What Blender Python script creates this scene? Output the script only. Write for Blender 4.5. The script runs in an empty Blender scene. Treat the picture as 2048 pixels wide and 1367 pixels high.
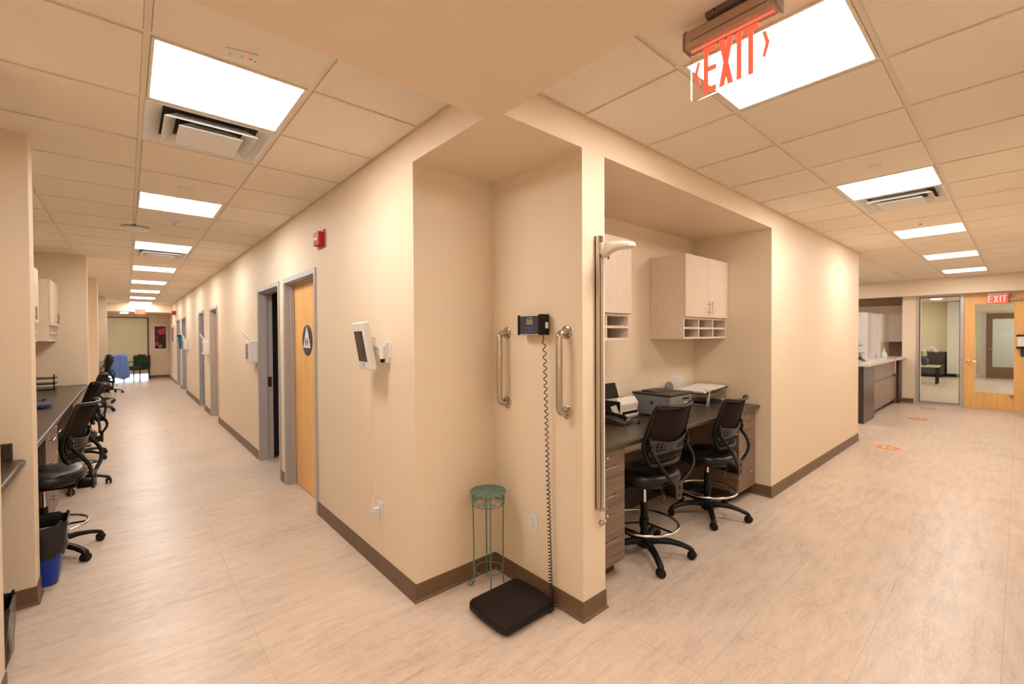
import bpy, bmesh, math, random
from mathutils import Vector, Matrix
random.seed(7)
S = bpy.context.scene
COL = S.collection
# ------------------------------------------------------------------ camera
CAM_H = 1.5675
YAW, PITCH, ROLL, FPX = .8541, -.014, -.0054, 884.9163
F = Vector((math.cos(YAW)*math.cos(PITCH), math.sin(YAW)*math.cos(PITCH), math.sin(PITCH)))
R0 = Vector((math.sin(YAW), -math.cos(YAW), 0)); U0 = R0.cross(F)
R1 = R0*math.cos(ROLL)+U0*math.sin(ROLL); U1 = -R0*math.sin(ROLL)+U0*math.cos(ROLL)
cd = bpy.data.cameras.new('camera'); cam = bpy.data.objects.new('camera', cd); COL.objects.link(cam)
M = Matrix((R1, U1, -F)).transposed().to_4x4(); M.translation = Vector((0, 0, CAM_H))
cam.matrix_world = M
cd.sensor_width = 36; cd.lens = FPX/2048*36; cd.clip_start = .02; cd.clip_end = 200
cd.dof.use_dof = True; cd.dof.focus_distance = 2.8; cd.dof.aperture_fstop = 1.8
S.camera = cam
# ------------------------------------------------------------------ world, view
w = bpy.data.worlds.new('world'); S.world = w; w.use_nodes = True
bg = w.node_tree.nodes['Background']; bg.inputs[0].default_value = (.62, .8, 1, 1); bg.inputs[1].default_value = 10.0
S.view_settings.view_transform = 'Standard'; S.view_settings.look = 'None'
S.view_settings.gamma = 1; S.view_settings.use_curve_mapping = False
S.view_settings.exposure = 0.0
LAMP = (1.0, .95, .89); PANEL = 25.4       # colour and strength of the ceiling panels
# ------------------------------------------------------------------ materials
MATS = {}
def mat(name, col, rough=.6, metal=0, spec=.5, noise=0, nscale=8, bump=0, bscale=200, emit=None, estr=0, stretch=None, alpha=1, trans=0, col2=None, coat=0, ior=1.45):
    if name in MATS: return MATS[name]
    m = bpy.data.materials.new(name); m.use_nodes = True; nt = m.node_tree; N = nt.nodes; L = nt.links
    p = N['Principled BSDF']
    p.inputs['Base Color'].default_value = (*col, 1); p.inputs['Roughness'].default_value = rough
    p.inputs['Metallic'].default_value = metal; p.inputs['Specular IOR Level'].default_value = spec
    p.inputs['Alpha'].default_value = alpha; p.inputs['Transmission Weight'].default_value = trans
    p.inputs['IOR'].default_value = ior
    p.inputs['Coat Weight'].default_value = coat
    tc = N.new('ShaderNodeTexCoord'); mp = N.new('ShaderNodeMapping'); L.new(tc.outputs['Object'], mp.inputs[0])
    if stretch: mp.inputs['Scale'].default_value = stretch
    if noise or col2:
        n = N.new('ShaderNodeTexNoise'); n.inputs['Scale'].default_value = nscale; n.inputs['Detail'].default_value = 5
        L.new(mp.outputs[0], n.inputs['Vector'])
        r = N.new('ShaderNodeValToRGB'); r.color_ramp.elements[0].position = .3; r.color_ramp.elements[1].position = .7
        a = col2 or tuple(c*(1-noise) for c in col); b = col if col2 else tuple(min(1, c*(1+noise)) for c in col)
        r.color_ramp.elements[0].color = (*a, 1); r.color_ramp.elements[1].color = (*b, 1)
        L.new(n.outputs['Fac'], r.inputs[0]); L.new(r.outputs[0], p.inputs['Base Color'])
    if bump:
        n2 = N.new('ShaderNodeTexNoise'); n2.inputs['Scale'].default_value = bscale; n2.inputs['Detail'].default_value = 2
        L.new(tc.outputs['Object'], n2.inputs['Vector'])
        bp = N.new('ShaderNodeBump'); bp.inputs['Strength'].default_value = bump; bp.inputs['Distance'].default_value = .002
        L.new(n2.outputs['Fac'], bp.inputs['Height']); L.new(bp.outputs[0], p.inputs['Normal'])
    if emit:
        p.inputs['Emission Color'].default_value = (*emit, 1); p.inputs['Emission Strength'].default_value = estr
    MATS[name] = m; return m
WALL = mat('painted_wall', (.85, .71, .54), .55, bump=.25, bscale=160)
WALLN = mat('painted_partition', (.83, .685, .52), .6, bump=.6, bscale=110)
SOFF = mat('painted_soffit', (.86, .69, .515), .6, bump=.15, bscale=160)
TILE = mat('ceiling_tile', (.88, .78, .65), .9, noise=.03, nscale=60, bump=.35, bscale=350)
GRID = mat('grid_metal', (.84, .74, .61), .5)
BASE = mat('brown_vinyl_base', (.17, .10, .055), .45, noise=.08, nscale=4)
FRAME = mat('door_frame_paint', (.44, .415, .42), .35)
ALU = mat('aluminium_frame', (.55, .5, .46), .35, metal=.5)
MAPLE = mat('maple_veneer', (.95, .56, .205), .35, col2=(.85, .47, .16), nscale=3.5, stretch=(6, 6, .35))
LAM = mat('brown_wood_laminate', (.27, .185, .13), .42, col2=(.17, .11, .075), nscale=7, stretch=(.6, .6, 9))
LAMG = mat('grey_wood_laminate', (.36, .25, .18), .4, col2=(.24, .165, .12), nscale=7, stretch=(.6, .6, 9))
LIGHTLAM = mat('pale_laminate', (.80, .66, .54), .4, col2=(.72, .58, .465), nscale=9, stretch=(7, 7, .5))
CABIN = mat('cabinet_interior', (.55, .48, .43), .55)
DESK = mat('dark_desktop', (.058, .041, .028), .3, noise=.35, nscale=160)
BLK = mat('black_plastic', (.009, .007, .006), .36, spec=.3)
BLKR = mat('black_rubber', (.010, .0065, .0045), .6, spec=.35, bump=.2, bscale=300)
LEATH = mat('black_vinyl', (.010, .007, .006), .32, spec=.35, bump=.25, bscale=260)
MESHF = mat('black_mesh', (.018, .011, .009), .8, spec=.15, noise=.25, nscale=500)
CHROME = mat('chrome', (.8, .78, .75), .12, metal=1)
STEEL = mat('brushed_steel', (.50, .455, .40), .2, metal=1, noise=.06, nscale=30, stretch=(1, 1, .1))
WHITE = mat('white_plastic', (.82, .8, .77), .35)
CREAM = mat('cream_plastic', (.80, .72, .6), .4)
GREYP = mat('grey_plastic', (.2, .19, .185), .4)
GREYL = mat('light_grey_plastic', (.42, .4, .38), .4)
DKGREY = mat('dark_grey_plastic', (.036, .031, .029), .35)
RED = mat('red_plastic', (.55, .02, .015), .3)
BLUE = mat('blue_plastic', (.008, .045, .36), .3)
BAG = mat('black_bag_film', (.013, .012, .014), .18, bump=1.0, bscale=22)
VERD = mat('verdigris_metal', (.13, .235, .175), .5, noise=.2, nscale=25)
NAVY = mat('navy_plastic', (.03, .045, .09), .4)
SCREEN = mat('tablet_screen', (.045, .03, .022), .06)
LCD = mat('lcd_screen', (.28, .26, .17), .3)
KEYS = mat('blue_keypad', (.09, .13, .42), .35)
PAPER = mat('white_paper', (.82, .77, .7), .8)
INK = mat('print_ink', (.08, .08, .09), .7)
QUARTZ = mat('white_quartz', (.75, .66, .58), .2, noise=.04, nscale=12)
GLASS = mat('clear_glass', (.93, .97, .95), .0, trans=1, spec=.5, ior=1.1)
ACRYL = mat('acrylic_sheet', (.95, .95, .95), .04, trans=1, ior=1.2)
ORANGE = mat('orange_vinyl', (.72, .24, .05), .5)
GREENF = mat('green_upholstery', (.012, .06, .026), .7, noise=.2, nscale=40)
DKWOOD = mat('dark_cherry_wood', (.06, .02, .012), .35)
LEAF = mat('green_leaf', (.035, .13, .02), .4, noise=.3, nscale=9)
POT = mat('white_ceramic', (.8, .78, .74), .25)
BLUECLOTH = mat('blue_cloth', (.15, .25, .58), .8, noise=.12, nscale=14)
BENCHM = mat('dark_bench_upholstery', (.07, .055, .045), .6)
LOBW = mat('lobby_wall_paint', (.80, .68, .45), .6)
LOBP = mat('lobby_panel', (.78, .72, .62), .5)
DARKW = mat('unlit_dark', (.035, .028, .024), .8)  # near-black puts the darkness of unlit hollows into the colour
PINK = mat('pink_petal', (.62, .08, .16), .7, noise=.35, nscale=18)
PINKD = mat('deep_pink_petal', (.36, .02, .07), .7, noise=.3, nscale=18)
ARTBG = mat('art_background', (.07, .035, .025), .7, noise=.6, nscale=12)
WOODT = mat('tan_wood', (.55, .33, .14), .5)
PANELM = mat('panel_light', (1, 1, 1), .5, emit=LAMP, estr=PANEL)
PANELC = mat('added_cool_panel_light', (1, 1, 1), .5, emit=(.92, 1.04, 1.22), estr=PANEL)  # for the added panel behind the camera
DOWNL = mat('downlight_glow', (1, 1, 1), .5, emit=LAMP, estr=30)
EXITR = mat('exit_letters', (.8, .05, .03), .5, emit=(1, .13, .06), estr=1.0)
EXITB = mat('exit_letters_bright', (.8, .05, .03), .5, emit=(1, .22, .15), estr=2.6)
EXITP = mat('exit_plate_tint', (1, .86, .82), .02, trans=1, ior=1.15)
REDGLOW = mat('red_led_strip', (1, .1, .05), .5, emit=(1, .10, .05), estr=1.8)
GLOW = mat('indicator_red', (1, .1, .05), .5, emit=(1, .1, .05), estr=1.5)

def floor_mat():
    m = bpy.data.materials.new('vinyl_floor'); m.use_nodes = True; nt = m.node_tree; N = nt.nodes; L = nt.links
    p = N['Principled BSDF']; p.inputs['Roughness'].default_value = .33; p.inputs['Specular IOR Level'].default_value = .38
    tc = N.new('ShaderNodeTexCoord'); sep = N.new('ShaderNodeSeparateXYZ'); L.new(tc.outputs['Object'], sep.inputs[0])
    def mapping(loc, rot=0, sc=(1, 1, 1)):
        q = N.new('ShaderNodeMapping'); q.inputs['Location'].default_value = loc; q.inputs['Rotation'].default_value = (0, 0, rot); q.inputs['Scale'].default_value = sc
        L.new(tc.outputs['Object'], q.inputs[0]); return q
    def brick(mp, off):
        b = N.new('ShaderNodeTexBrick'); b.offset = off; b.squash = 1; L.new(mp.outputs[0], b.inputs['Vector'])
        b.inputs['Color1'].default_value = (.0, .0, .0, 1); b.inputs['Color2'].default_value = (1, 1, 1, 1); b.inputs['Mortar'].default_value = (.5, .5, .5, 1)
        b.inputs['Scale'].default_value = 1; b.inputs['Mortar Size'].default_value = .0016; b.inputs['Mortar Smooth'].default_value = .3
        b.inputs['Brick Width'].default_value = .914; b.inputs['Row Height'].default_value = .457; return b
    b1 = brick(mapping((.31, -.045, 0)), .5); b2 = brick(mapping((.703, 0, 0)), 0); b2.inputs['Brick Width'].default_value = 1.2
    gt = N.new('ShaderNodeMath'); gt.operation = 'GREATER_THAN'; gt.inputs[1].default_value = 1.65; L.new(sep.outputs[1], gt.inputs[0])
    mc = N.new('ShaderNodeMixRGB'); L.new(gt.outputs[0], mc.inputs[0]); L.new(b1.outputs[0], mc.inputs[1]); L.new(b2.outputs[0], mc.inputs[2])
    mf = N.new('ShaderNodeMixRGB'); L.new(gt.outputs[0], mf.inputs[0]); L.new(b1.outputs[1], mf.inputs[1]); L.new(b2.outputs[1], mf.inputs[2])
    def noise(mp, s, d, ro=.6):
        n = N.new('ShaderNodeTexNoise'); n.inputs['Scale'].default_value = s; n.inputs['Detail'].default_value = d; n.inputs['Roughness'].default_value = ro
        L.new(mp.outputs[0], n.inputs['Vector']); return n
    # shift the grain from tile to tile
    n1 = noise(mapping((0, 0, 0), 0, (1.6, 8, 1)), 2.2, 6, .65)
    n2 = noise(mapping((0, 0, 0), 0, (8, 42, 1)), 2.4, 4, .7)
    n3 = noise(mapping((3, 5, 0)), 1.6, 3)
    a = N.new('ShaderNodeMath'); a.operation = 'MULTIPLY'; a.inputs[1].default_value = .42; L.new(n1.outputs[0], a.inputs[0])
    b = N.new('ShaderNodeMath'); b.operation = 'MULTIPLY_ADD'; b.inputs[1].default_value = .38; L.new(n2.outputs[0], b.inputs[0]); L.new(a.outputs[0], b.inputs[2])
    c = N.new('ShaderNodeMath'); c.operation = 'MULTIPLY_ADD'; c.inputs[1].default_value = .20; L.new(n3.outputs[0], c.inputs[0]); L.new(b.outputs[0], c.inputs[2])
    d = N.new('ShaderNodeMath'); d.operation = 'MULTIPLY_ADD'; d.inputs[1].default_value = .035; L.new(mc.outputs[0], d.inputs[0]); L.new(c.outputs[0], d.inputs[2])
    r = N.new('ShaderNodeValToRGB'); e = r.color_ramp.elements
    e[0].position = .36; e[0].color = (.46, .345, .26, 1); e[1].position = .70; e[1].color = (.80, .64, .51, 1)
    k = e.new(.5); k.color = (.64, .51, .41, 1)
    L.new(d.outputs[0], r.inputs[0])
    mm = N.new('ShaderNodeMixRGB'); mm.inputs[2].default_value = (.2, .15, .11, 1)
    ms = N.new('ShaderNodeMath'); ms.operation = 'MULTIPLY'; ms.inputs[1].default_value = .4; L.new(mf.outputs[0], ms.inputs[0])
    L.new(ms.outputs[0], mm.inputs[0]); L.new(r.outputs[0], mm.inputs[1]); L.new(mm.outputs[0], p.inputs['Base Color'])
    bp = N.new('ShaderNodeBump'); bp.inputs['Strength'].default_value = .12; bp.inputs['Distance'].default_value = .001
    L.new(n2.outputs[0], bp.inputs['Height']); L.new(bp.outputs[0], p.inputs['Normal'])
    return m
FLOOR = floor_mat()
def shade_mat():
    m = bpy.data.materials.new('roller_shade_fabric'); m.use_nodes = True; nt = m.node_tree; N = nt.nodes; L = nt.links
    p = N['Principled BSDF']; p.inputs['Base Color'].default_value = (.88, .80, .62, 1); p.inputs['Roughness'].default_value = .8
    t = N.new('ShaderNodeBsdfTranslucent'); t.inputs[0].default_value = (.6, .55, .4, 1)
    mx = N.new('ShaderNodeMixShader'); mx.inputs[0].default_value = .12
    L.new(p.outputs[0], mx.inputs[1]); L.new(t.outputs[0], mx.inputs[2]); L.new(mx.outputs[0], N['Material Output'].inputs[0]); return m
SHADE = shade_mat()

# ------------------------------------------------------------------ mesh helpers
class B:
    def __init__(s): s.bm = bmesh.new(); s.mats = []
    def _m(s, faces, m):
        if m is None: return
        if m not in s.mats: s.mats.append(m)
        i = s.mats.index(m)
        for f in faces: f.material_index = i
    def box(s, x0, x1, y0, y1, z0, z1, m=None, rot=None, c=None):
        vs = [Vector((x, y, z)) for z in (z0, z1) for y in (y0, y1) for x in (x0, x1)]
        if rot is not None:
            c = Vector(c) if c is not None else Vector(((x0+x1)/2, (y0+y1)/2, (z0+z1)/2)); vs = [c+rot @ (v-c) for v in vs]
        v = [s.bm.verts.new(q) for q in vs]
        fs = [s.bm.faces.new([v[i] for i in q]) for q in ((0, 2, 3, 1), (4, 5, 7, 6), (0, 1, 5, 4), (2, 6, 7, 3), (0, 4, 6, 2), (1, 3, 7, 5))]
        s._m(fs, m); return s
    def prism(s, pts, ax, a0, a1, m=None):
        def P(p, a): return {'z': (p[0], p[1], a), 'y': (p[0], a, p[1]), 'x': (a, p[0], p[1])}[ax]
        A = [s.bm.verts.new(P(p, a0)) for p in pts]; Bv = [s.bm.verts.new(P(p, a1)) for p in pts]
        n = len(pts); fs = [s.bm.faces.new(A[::-1]), s.bm.faces.new(Bv)]
        for i in range(n): fs.append(s.bm.faces.new([A[i], A[(i+1) % n], Bv[(i+1) % n], Bv[i]]))
        s._m(fs, m); return s
    def tube(s, pts, r, n=10, m=None, closed=False, caps=True, squash=None, up=None):
        pts = [Vector(p) for p in pts]; k = len(pts); rings = []; prev = None
        for i, p in enumerate(pts):
            if closed: d = pts[(i+1) % k]-pts[i-1]
            else: d = pts[min(i+1, k-1)]-pts[max(i-1, 0)]
            d.normalize()
            if prev is None:
                a = Vector(up) if up else (Vector((0, 0, 1)) if abs(d.z) < .9 else Vector((1, 0, 0)))
            else: a = prev
            u = (a-d*a.dot(d)).normalized(); v = d.cross(u); prev = u
            rr = r[i] if isinstance(r, (list, tuple)) else r
            su, sv = squash or (1, 1)
            rings.append([s.bm.verts.new(p+u*math.cos(t)*rr*su+v*math.sin(t)*rr*sv) for t in (2*math.pi*j/n for j in range(n))])
        fs = []
        for i in range(k if closed else k-1):
            a, b = rings[i], rings[(i+1) % k]
            if closed and i == k-1:   # best rotation match
                o = min(range(n), key=lambda o: (a[0].co-b[o].co).length); b = b[o:]+b[:o]
            for j in range(n): fs.append(s.bm.faces.new([a[j], a[(j+1) % n], b[(j+1) % n], b[j]]))
        if caps and not closed: fs += [s.bm.faces.new(rings[0][::-1]), s.bm.faces.new(rings[-1])]
        s._m(fs, m); return s
    def lathe(s, prof, c=(0, 0, 0), n=24, m=None, ax='z', rot=None, sx=1, sy=1):
        c = Vector(c); rings = []
        for r, z in prof:
            ring = []
            for j in range(n):
                t = 2*math.pi*j/n; p = (r*math.cos(t)*sx, r*math.sin(t)*sy, z)
                if ax == 'x': p = (z, p[0], p[1])
                elif ax == 'y': p = (p[0], z, p[1])
                v = Vector(p)
                if rot is not None: v = rot @ v
                ring.append(s.bm.verts.new(c+v))
            rings.append(ring)
        fs = []
        for a, b in zip(rings, rings[1:]):
            for j in range(n): fs.append(s.bm.faces.new([a[j], a[(j+1) % n], b[(j+1) % n], b[j]]))
        if prof[0][0] > 1e-5: fs.append(s.bm.faces.new(rings[0][::-1]))
        if prof[-1][0] > 1e-5: fs.append(s.bm.faces.new(rings[-1]))
        s._m(fs, m); return s
    def cyl(s, c, r, h, n=20, m=None, ax='z', rot=None): return s.lathe([(r, 0), (r, h)], c, n, m, ax, rot)
    def grid(s, f, nu, nv, m=None, thick=None):
        V = [[s.bm.verts.new(f(i/nu, j/nv)) for j in range(nv+1)] for i in range(nu+1)]; fs = []
        for i in range(nu):
            for j in range(nv): fs.append(s.bm.faces.new([V[i][j], V[i+1][j], V[i+1][j+1], V[i][j+1]]))
        s._m(fs, m); return s
    def done(s, name, m=None, parent=None, origin=None, smooth=False, bevel=0, solid=0, subsurf=0, seg=2):
        bm = s.bm
        bmesh.ops.recalc_face_normals(bm, faces=bm.faces[:])
        me = bpy.data.meshes.new(name)
        if parent is not None and origin is None: origin = WORLD.get(parent.name)
        if origin is not None: bmesh.ops.translate(bm, verts=bm.verts[:], vec=-Vector(origin))
        bm.to_mesh(me); bm.free()
        for q in (s.mats or [m]): me.materials.append(q)
        if smooth:
            for p in me.polygons: p.use_smooth = True
        o = bpy.data.objects.new(name, me); COL.objects.link(o)
        if parent is not None: o.parent = parent
        if smooth and smooth != 'all': 
            es = o.modifiers.new('e', 'EDGE_SPLIT'); es.split_angle = math.radians(38)
        if solid: q = o.modifiers.new('s', 'SOLIDIFY'); q.thickness = solid; q.offset = 0
        if bevel:
            q = o.modifiers.new('b', 'BEVEL'); q.width = bevel; q.segments = seg; q.limit_method = 'ANGLE'; q.angle_limit = math.radians(40); q.use_clamp_overlap = True
        if subsurf: q = o.modifiers.new('ss', 'SUBSURF'); q.levels = subsurf; q.render_levels = subsurf
        return o
WORLD = {}
def thing(name, label, cat, loc=(0, 0, 0), group=None, world=True):
    """empty at the base; world=True: parts are given in world coordinates"""
    o = bpy.data.objects.new(name, None); COL.objects.link(o); o.location = loc; o.empty_display_size = .1
    o['label'] = label; o['category'] = cat
    if group: o['group'] = group
    if world: WORLD[o.name] = Vector(loc)
    return o
def tag(o, label, cat, group=None):
    o['label'] = label; o['category'] = cat
    if group: o['group'] = group
    return o
def sub(b, name, m, parent, **k):
    """sub-part given in world coordinates of the same thing"""
    org = WORLD.get(parent.name); p = parent.parent
    while org is None and p is not None: org = WORLD.get(p.name); p = p.parent
    return b.done(name, m, parent, origin=org, **k)
def struct(o):
    o['kind'] = 'structure'; return o
def dup(root, loc, rotz=0, label=None, group=None):
    r = root.copy(); COL.objects.link(r); r.location = loc; r.rotation_euler = (0, 0, rotz)
    if label: r['label'] = label
    if group: r['group'] = group
    def rec(src, dst):
        for ch in list(src.children):
            c = ch.copy(); COL.objects.link(c); c.parent = dst; rec(ch, c)
    rec(root, r)
    return r
def arc(c, r, a0, a1, n, z=None, plane='xy'):
    out = []
    for i in range(n+1):
        t = math.radians(a0+(a1-a0)*i/n); u, v = r*math.cos(t), r*math.sin(t)
        out.append({'xy': (c[0]+u, c[1]+v, c[2]), 'yz': (c[0], c[1]+u, c[2]+v), 'xz': (c[0]+u, c[1], c[2]+v)}[plane])
    return out
RZ = lambda a: Matrix.Rotation(a, 3, 'Z')
RX = lambda a: Matrix.Rotation(a, 3, 'X')
RY = lambda a: Matrix.Rotation(a, 3, 'Y')

# ------------------------------------------------------------------ key dimensions
A1, YA, A2, B2, A3, A4, A5, B3 = 1.2677, 2.3261, 1.8665, 1.5595, 2.0627, 4.6475, 8.119, 2.33
CZ, SZ, BZ, X0, Y0 = 2.7517, 2.5809, .1068, 1.313, 1.647
TOP = 2.95
PX = -.42                   # corridor ends of the partitions
BAYX = -1.07                # back wall of the bays
YH, YW = 20.05, 22.2        # end of the tiled ceiling, far wall
XH, XE = 13.1, 13.35        # ceiling drop and end wall on the right
XR = 14.65                  # back wall of reception
# ------------------------------------------------------------------ floor
b = B(); b.box(-2.2, 27, -1.6, 23, -.1, 0); struct(b.done('floor', FLOOR))
# ------------------------------------------------------------------ left corridor wall with doorways
DOORS = [(4.12, 5.10, 2.135), (5.36, 6.33, 2.135), (9.72, 10.62, 2.11), (11.62, 12.42, 2.11), (15.45, 16.55, 2.11), (17.25, 18.35, 2.11)]
b = B(); y = YA
for y0, y1, t in DOORS:
    b.box(A1, A1+.14, y, y0, 0, TOP); b.box(A1, A1+.14, y0, y1, t, TOP); y = y1
b.box(A1, A1+.14, y, YW+.1, 0, TOP)
b.box(A1+.14, A2, YA, YA+.14, 0, TOP)                       # scale niche, side facing the camera's right
b.prism([(A2, B2), (A3, B2), (A3, B3), (2.45, B3), (2.45, B3+.12), (A2, B3+.12)], 'z', 0, SZ+.001)   # post between niche and alcove
struct(b.done('wall_left', WALL))
# alcove walls
b = B(); b.box(2.45, A4, B3, B3+.12, 0, SZ+.001)
struct(b.done('wall_alcove', WALL))
b = B(); b.prism([(A4, B2), (A5, B2), (A5, 3.2), (A5-.14, 3.2), (A5-.14, B3+.12), (A4, B3+.12)], 'z', 0, TOP)
struct(b.done('wall_right', WALL))
# low soffit over camera, scale niche and desk alcove
b = B(); b.prism([(-1.25, -1.5), (X0, -1.5), (X0, B2), (A4, B2), (A4, B3), (A2+.06, B3), (A1, YA), (A1, Y0), (-1.25, Y0)], 'z', SZ, TOP)
b.bm.faces.ensure_lookup_table()
struct(b.done('ceiling_soffit', SOFF))
# partitions between the desk bays
def partition(y0, y1, x1=PX, label=None):
    b = B(); b.box(BAYX-.12, x1, y0, y1, 0, TOP); return struct(b.done('wall_partition', WALLN, bevel=.003))
for y0, y1 in ((2.76, 2.91), (3.80, 3.955), (8.82, 8.96), (11.92, 12.06), (17.38, 17.52)): partition(y0, y1)
b = B(); b.box(BAYX-.12, BAYX, 2.91, YW+.1, 0, TOP)
struct(b.done('wall_bays', WALL))
# walls behind the camera
b = B(); b.box(-1.35, -1.2, -1.6, 2.76, 0, TOP); b.box(-1.2, BAYX, 2.6, 2.76, 0, TOP); b.box(-1.35, X0, -1.6, -1.45, 0, TOP)
struct(b.done('wall_back', WALL))
b = B(); b.box(X0-.1, XE, -.45, -.32, 0, TOP); b.box(X0-.1, X0+.03, -1.5, -.45, 0, TOP); struct(b.done('wall_front', WALL))
# reception side walls
b = B(); b.box(A5-.14, A5, 3.2, 5.6, 0, TOP); b.box(A5, XR+.1, 5.5, 5.6, 0, TOP); struct(b.done('wall_reception_side', WALL))
b = B(); b.box(XR, XR+.12, 1.6, 5.6, 0, TOP); struct(b.done('wall_reception_back', WALL))
# far wall of the left corridor: window opening on the left
b = B(); b.box(.66, A1+.14, YW, YW+.12, 0, TOP); b.box(BAYX-.12, .66, YW, YW+.12, 2.36, TOP); b.box(BAYX-.12, -.62, YW, YW+.12, 0, 2.36)
struct(b.done('wall_far', WALL))
b = B(); b.box(BAYX, A1, YH, YW, 2.47, TOP-.01); struct(b.done('ceiling_far_soffit', SOFF))
# right end wall: header, pillar
b = B(); b.box(XH, XH+.12, -.32, 5.5, 2.40, TOP); b.box(XH+.12, XE, -.32, 1.765, 2.40, TOP); b.box(XE, XE+.12, -.45, 1.765, 2.405, TOP)
b.box(XE, XE+.12, 1.515, 1.765, 0, 2.41); b.box(XE, XE+.12, -.45, -.19, 0, 2.41); b.box(XE+.12, XR, 1.62, 1.765, 0, TOP)
struct(b.done('wall_end', WALL))
b = B(); b.box(XH+.12, XR, 1.765, 5.5, 2.46, TOP-.01); struct(b.done('ceiling_reception_soffit', SOFF))

# ------------------------------------------------------------------ tiled ceilings
LCX, LCY, RCX, RCY, T = .3811, 2.5488, 2.1696, .6973, .6096
tiles = B(); grid = B()
def ceiling(x0, x1, y0, y1, cx, cy, skip):
    """tegular tiles hanging slightly below the bars"""
    i0 = math.floor((x0-cx)/T-.5)-1; j0 = math.floor((y0-cy)/T-.5)-1
    zb = CZ+.007; g = .0135
    for i in range(i0, i0+60):
        tx0, tx1 = cx+(i-.5)*T, cx+(i+.5)*T
        if tx1 <= x0+.01: continue
        if tx0 >= x1-.01: break
        for j in range(j0, j0+60):
            ty0, ty1 = cy+(j-.5)*T, cy+(j+.5)*T
            if ty1 <= y0+.01: continue
            if ty0 >= y1-.01: break
            if (i, j) in skip: continue
            a0, a1, c0, c1 = max(tx0+g, x0+.016), min(tx1-g, x1-.016), max(ty0+g, y0+.016), min(ty1-g, y1-.016)
            if a1-a0 < .01 or c1-c0 < .01: continue
            tiles.box(a0, a1, c0, c1, CZ, CZ+.02)
    for i in range(i0, i0+61):
        x = cx+(i-.5)*T
        if x0 < x < x1: grid.box(x-.012, x+.012, y0, y1, zb, zb+.02)
    for j in range(j0, j0+61):
        y = cy+(j-.5)*T
        if y0 < y < y1: grid.box(x0, x1, y-.012, y+.012, zb+.0006, zb+.02)
    for q in ((x0, x0+.022, y0, y1), (x1-.022, x1, y0, y1), (x0, x1, y0, y0+.022), (x0, x1, y1-.022, y1)): grid.box(*q, zb+.0012, zb+.018)
sk = {(0, 4*k) for k in range(8)} | {(0, 1), (0, 9)}
ceiling(BAYX, A1, Y0, YH, LCX, LCY, sk)
sk2 = {(4*k, 0) for k in range(5)} | {(5, 0), (16, 4), (12, 4)}
ceiling(X0, XH, -.32, B2, RCX, RCY, sk2)
ceiling(A5, XH, B2, 5.5, RCX, RCY, sk2)
struct(tiles.done('ceiling', TILE)); struct(grid.done('ceiling_grid', GRID))
b = B(); b.box(BAYX-.1, A1+.1, Y0, YH, CZ+.03, CZ+.06); b.box(X0, XH, -.4, B2, CZ+.03, CZ+.06); b.box(A5, XH, B2, 5.5, CZ+.03, CZ+.06)
struct(b.done('ceiling_deck', DARKW))

# ------------------------------------------------------------------ ceiling lights
def make_light(loc, label, group):
    t = thing('ceiling_light', label, 'ceiling light', loc, group, world=False)
    b = B(); h, k = .291, .279
    for q in ((-h, h, -h, -k), (-h, h, k, h), (-h, -k, -k, k), (k, h, -k, k)): b.box(*q, -.003, .03)
    b.done('frame', GRID, t, origin=(0, 0, 0))
    b = B(); b.box(-k, k, -k, k, 0, .012); b.done('diffuser', PANELM, t, origin=(0, 0, 0)); return t
ordl = ['nearest the camera', 'second from the camera', 'third along, just before a vent', 'fourth along', 'fifth along', 'sixth along', 'seventh along', 'furthest away, by the exit sign']
l0 = None
for k in range(8):
    loc = (LCX, LCY+4*k*T, CZ+.004); lab = 'square lit ceiling panel over the left corridor, '+ordl[k]
    if l0 is None: l0 = make_light(loc, lab, 'lit panels over the left corridor')
    else: dup(l0, loc, 0, lab)
ordr = ['nearest, behind the hanging exit sign', 'second along, just before the vent', 'third along', 'fourth along', 'furthest, near the wooden entrance door']
for k in range(5):
    dup(l0, (RCX+4*k*T, RCY, CZ+.004), 0, 'square lit ceiling panel over the right corridor, '+ordr[k], 'lit panels over the right corridor')
# vents
def make_vent(loc, label, rot=0):
    t = thing('ceiling_vent', label, 'vent', loc, world=False)
    h = .294
    def cone(bb, r0, z0, r1, z1, th=.004):
        for s in range(4):
            a = math.pi/2*s; c, sn = math.cos(a), math.sin(a)
            def P(x, y, z): return Vector((x*c-y*sn, x*sn+y*c, z))
            v = [bb.bm.verts.new(P(*q)) for q in ((-r0, -r0, z0), (r0, -r0, z0), (r1, -r1, z1), (-r1, -r1, z1))]
            bb.bm.faces.new(v)
    b = B()
    for q in ((-h, h, -h, -h+.02), (-h, h, h-.02, h), (-h, -h+.02, -h+.02, h-.02), (h-.02, h, -h+.02, h-.02)): b.box(*q, 0, .012)
    b.done('frame', WHITE, t, origin=(0, 0, 0))
    b = B(); cone(b, h-.02, .002, .20, .04); b.box(-.2, .2, -.2, .2, .04, .044); b.done('pan', WHITE, t, origin=(0, 0, 0), solid=.002)
    b = B(); cone(b, .215, -.022, .16, .026); b.done('outer_louver', WHITE, t, origin=(0, 0, 0), solid=.004)
    b = B(); cone(b, .15, -.03, .09, .018); b.box(-.149, .149, -.149, .149, -.033, -.029); b.done('centre_cone', WHITE, t, origin=(0, 0, 0), solid=.003)
    b = B(); b.cyl((0, 0, .0375), .12, .002, 24); b.done('duct_opening', DARKW, t, origin=(0, 0, 0))
    b = B(); b.tube([(-.18, -.18, .03), (.18, .18, .03)], .004, 6); b.tube([(-.18, .18, .03), (.18, -.18, .03)], .004, 6); b.done('crossbars', STEEL, t, origin=(0, 0, 0)); return t
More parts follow.
